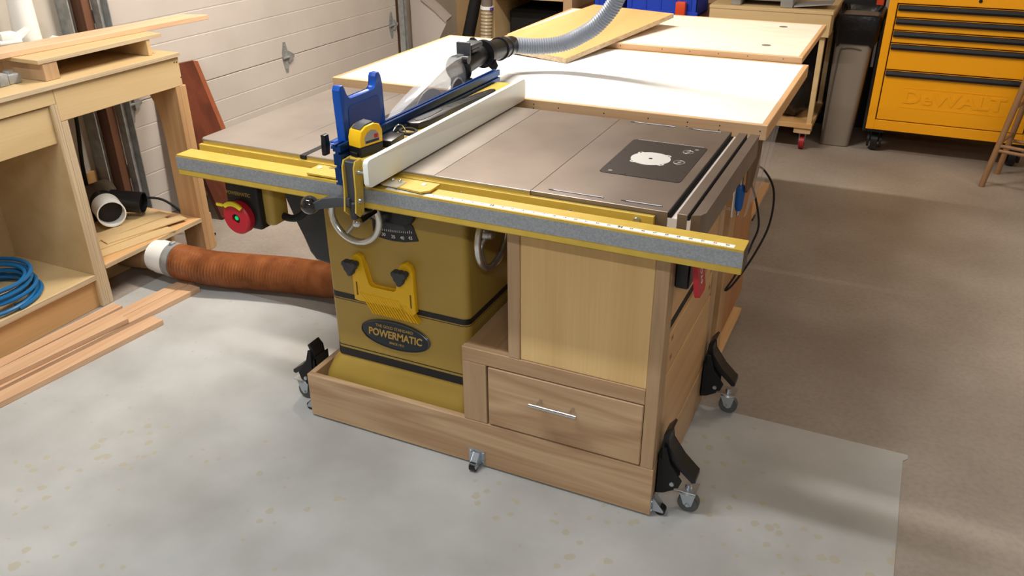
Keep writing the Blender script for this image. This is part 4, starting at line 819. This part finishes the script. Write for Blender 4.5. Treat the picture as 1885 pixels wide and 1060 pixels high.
ct = thing('saw_stand', 'plywood rolling stand carrying a grey miter saw base', 'stand', (.34, 3.8, 0))
box('stand_top', (-.006, .680, 3.50, 4.10, .787, .806), PLYX, ct); box('front_apron', (-.004, .672, 3.503, 3.522, .665, .7865), PLYX, ct)
box('side_apron', (.654, .672, 3.5225, 4.08, .665, .7865), PLY, ct); box('side_apron', (-.004, .015, 3.5225, 4.08, .665, .7865), PLY, ct)
for x in (.03, .6255):
    for y in (3.525, 4.03): box('leg', (x, x + .028, y, y + .045, .105, .7865), PLY, ct)
box('lower_shelf', (.02, .660, 3.51, 4.08, .138, .168), BRPLY, ct); box('caster_block', (.56, .655, 3.52, 3.62, .105, .1375), PINE, ct); box('caster_block', (.03, .12, 3.52, 3.62, .105, .1375), PINE, ct)
for x in (.612, .07):
    b = N(); bx(b, x - .03, x + .03, 3.54, 3.60, .098, .1045); bx(b, x - .018, x - .015, 3.55, 3.59, .045, .098); bx(b, x + .015, x + .018, 3.55, 3.59, .045, .098); cs = obj('caster', b, ZINC, ct)
    b = N(); cyl(b, (x - .014, 3.568, .042), (x + .014, 3.568, .042), .041, seg=22); obj('wheel', b, mat('caster_red', C3(150, 24, 36), .4), cs)
ms = thing('miter_saw', 'grey cast miter saw base on the plywood stand', 'miter saw', (.35, 3.75, .806))
for x0, x1 in ((.108, .165), (.385, .455)): b = N(); bx(b, x0, x1, 3.53, 3.80, .8065, .90, .008, 2); obj('foot', b, ALU, ms)
b = N(); bx(b, .14, .42, 3.56, 3.84, .835, .88, .006, 2); obj('base_bar', b, ALU, ms); b = N(); cyl(b, (.28, 3.72, .88), (.28, 3.72, .915), .15, seg=32); obj('turntable', b, ALU, ms); b = N(); bx(b, .10, .47, 3.78, 3.80, .90, .98, .004); obj('saw_fence', b, ALU, ms); b = N(); bx(b, .26, .30, 3.84, 3.90, .90, 1.20, .01, 2); cyl(b, (.25, 3.80, 1.12), (.31, 3.80, 1.12), .12, seg=28); obj('saw_head', b, GREYP, ms)
b = N(); prism(b, [(.46, .812), (.66, .836), (.66, .840), (.46, .82)], 'y', 3.54, 3.70); obj('side_support', b, ALU, ms)
# black bag on the stand
b = N(); sph(b, (.505, 3.68, .315), 1, (.125, .13, .146), 28, 18)
for vtx in b.verts:
    n_ = (vtx.co - Vector((.505, 3.68, .315))).normalized(); k = 1 + .10 * math.sin(n_.x * 9 + n_.z * 7) * math.cos(n_.y * 8 + n_.z * 5); vtx.co = Vector((.505, 3.68, .315)) + (vtx.co - Vector((.505, 3.68, .315))) * k; vtx.co.z = max(vtx.co.z, .1685)
tag(obj('black_bag', b, BAG), 'crumpled black bag on the lower shelf of the saw stand', 'bag')

# trash can
tc_ = thing('trash_can', 'slim taupe trash can with a black liner beside the yellow chest', 'trash can', (.78, 3.9, 0))
b = N(); loft(b, [rr3(.702, .868, 3.70, 4.05, .03, .004), rr3(.696, .905, 3.68, 4.08, .03, .70), rr3(.692, .912, 3.672, 4.088, .03, .705), rr3(.692, .912, 3.672, 4.088, .03, .74), rr3(.704, .900, 3.684, 4.076, .03, .738)]); obj('body', b, TAUPE, tc_)
b = N(); path = [(.716, 3.6945, .02), (.724, 3.688, .36), (.735, 3.681, .56), (.752, 3.680, .582), (.80, 3.679, .588), (.845, 3.680, .580)]; sweep(b, spline(path, 8), .0042, 8); obj('embossed_line', b, mat('taupe_dark', C3(92, 84, 75), .6), tc_)
b = N(); rgs = []
for z, e in ((.60, .0), (.63, .008), (.68, .012), (.72, .016), (.765, .010), (.772, .0), (.74, -.02), (.60, -.03)):
    rg = rr3(.694 - e * .5, .912 + e, 3.674 - e, 4.086 + e, .03, z); rgs.append([(x + .004 * math.sin(i * 2.1 + z * 60), y + .004 * math.sin(i * 1.7 + z * 45), zz + (.012 * math.sin(i * 1.3) if z < .61 else 0)) for i, (x, y, zz) in enumerate(rg)])
loft(b, rgs, cap=False); obj('liner', b, BAG, tc_, label='black plastic bin liner folded over the rim')
b = N(); bx(b, .862, .9045, 4.11, 4.15, .72, 1.0, .004); cl = thing('bar_clamp', 'orange bar clamp hanging behind the trash can', 'clamp', (.88, 4.12, .4)); obj('jaw', b, ORANGE, cl); b = N(); bx(b, .892, .910, 4.11, 4.125, .40, .72, .002); obj('bar', b, ZINC, cl); b = N(); bx(b, .875, .90, 4.1505, 4.1549, .88, .93); obj('bracket', b, TRACKM, cl)

dc = thing('dark_backdrop', 'tall black backdrop added to darken the space behind the trash can and saw stand', 'cabinet', (.43, 4.25, 0))
box('carcass', (-.05, .93, 4.17, 4.34, .0, 1.3), BLACKM, dc, bev=.004); box('door', (-.045, .437, 4.155, 4.1695, .06, 1.28), BLACKM, dc); box('door', (.443, .925, 4.155, 4.1695, .06, 1.28), BLACKM, dc)  # black block with doors, added to make the background dark
tag(box('pale_board', (.915, .940, 4.110, 4.150, 0, 1.15), mat('pale_board_grey', C3(170, 164, 156), .6, 0, C3(156, 150, 142), 6)), 'pale narrow board standing between the trash can and yellow chest', 'board')
# yellow tool chest
tc2 = thing('tool_chest', 'yellow rolling tool chest with black drawer pulls', 'tool chest', (1.37, 3.87, 0))
YF = 3.62
b = N(); bx(b, .948, 1.790, YF + .012, 4.15, .150, 1.02, .004); obj('carcass', b, YCH, tc2)
for d_ in ((.948, .990, .150, 1.02), (1.748, 1.790, .150, 1.02), (.990, 1.748, .150, .207), (.990, 1.748, .853, 1.02)): b = N(); bx(b, d_[0], d_[1], YF, YF + .0115, d_[2], d_[3], .002); obj('face_frame', b, YCH, tc2)
DZ = [(.782, .850), (.714, .779), (.646, .711), (.499, .643), (.212, .496)]
for z0, z1 in DZ:
    b = N(); bx(b, .996, 1.742, YF + .001, YF + .0115, z0, z1 - .003, .002); d = obj('drawer', b, YCH, tc2)
    b = N(); prism(b, [(YF + .001, z1 - .036), (YF - .012, z1 - .034), (YF - .018, z1 - .022), (YF - .014, z1 - .006), (YF + .001, z1 - .004)], 'x', .998, 1.740, .002); obj('drawer_pull', b, BLACK, d)
b = N(); bx(b, .9905, 1.7475, YF + .0113, YF + .0119, .208, .852); obj('drawer_gap', b, BLACKM, tc2)
b = N(); lettering(b, 'DeWALT', .100, (1.368, YF + .0006, .350), (1, 0, 0), (0, 0, 1), .0027, .002, sx=1.28); obj('embossed_lettering', b, YCH, tc2)
b = N(); bx(b, 1.10, 1.63, YF - .0005, YF + .0015, .402, .406); bx(b, 1.10, 1.63, YF - .0005, YF + .0015, .292, .296); obj('embossed_line', b, YCH, tc2)
b = N(); cyl(b, (1.387, YF, .885), (1.387, YF - .004, .885), .009, seg=16); obj('lock', b, BLACK, tc2)
for x, y in ((1.005, 3.70), (1.73, 3.70), (1.005, 4.08), (1.73, 4.08)):
    b = N(); bx(b, x - .048, x + .048, y - .040, y + .040, .120, .1495, .006); prism(b, [(y - .03, .128), (y + .03, .128), (y + .045, .055), (y + .025, .05)], 'x', x - .026, x - .020); prism(b, [(y - .03, .128), (y + .03, .128), (y + .045, .055), (y + .025, .05)], 'x', x + .020, x + .026); cs = obj('caster', b, BLACK, tc2)
    b = N(); cyl(b, (x - .019, y + .03, .062), (x + .019, y + .03, .062), .061, seg=24); cyl(b, (x - .040, y + .03, .062), (x - .027, y + .03, .062), .045, seg=20); cyl(b, (x + .027, y + .03, .062), (x + .040, y + .03, .062), .045, seg=20); obj('wheel', b, BLACK, cs)

# stool
so = thing('stool', 'round legged wooden stool before the yellow tool chest', 'stool', (1.745, 3.363, 0))
A = Vector((1.578, 3.28, 0)); Bq = Vector((1.662, 3.534, 0)); pr_ = Vector((.36, -.12, 0)); feet = [A, Bq, Bq + pr_, A + pr_]; cen = sum(feet, Vector()) / 4; H_ = .68
tops = [f + (cen - f) * .41 + Vector((0, 0, H_)) for f in feet]
for f, t in zip(feet, tops): b = N(); cyl(b, f, t, .0145, .0165, 16); obj('leg', b, OAK, so)
def on(i, z): return feet[i] + (tops[i] - feet[i]) * (z / H_)
for i, z in ((0, .24), (1, .20), (2, .24), (3, .20), (0, .42), (2, .42)): b = N(); cyl(b, on(i, z), on((i + 1) % 4, z), .0095, seg=12); obj('rung', b, OAK, so)
for i, z in ((3, .225),): b = N(); cyl(b, on(0, z), on(3, z), .0095, seg=12); obj('rung', b, OAK, so)
b = N(); cyl(b, cen + Vector((0, 0, H_ - .005)), cen + Vector((0, 0, H_ + .03)), .115, .12, 40); obj('seat', b, OAK, so)
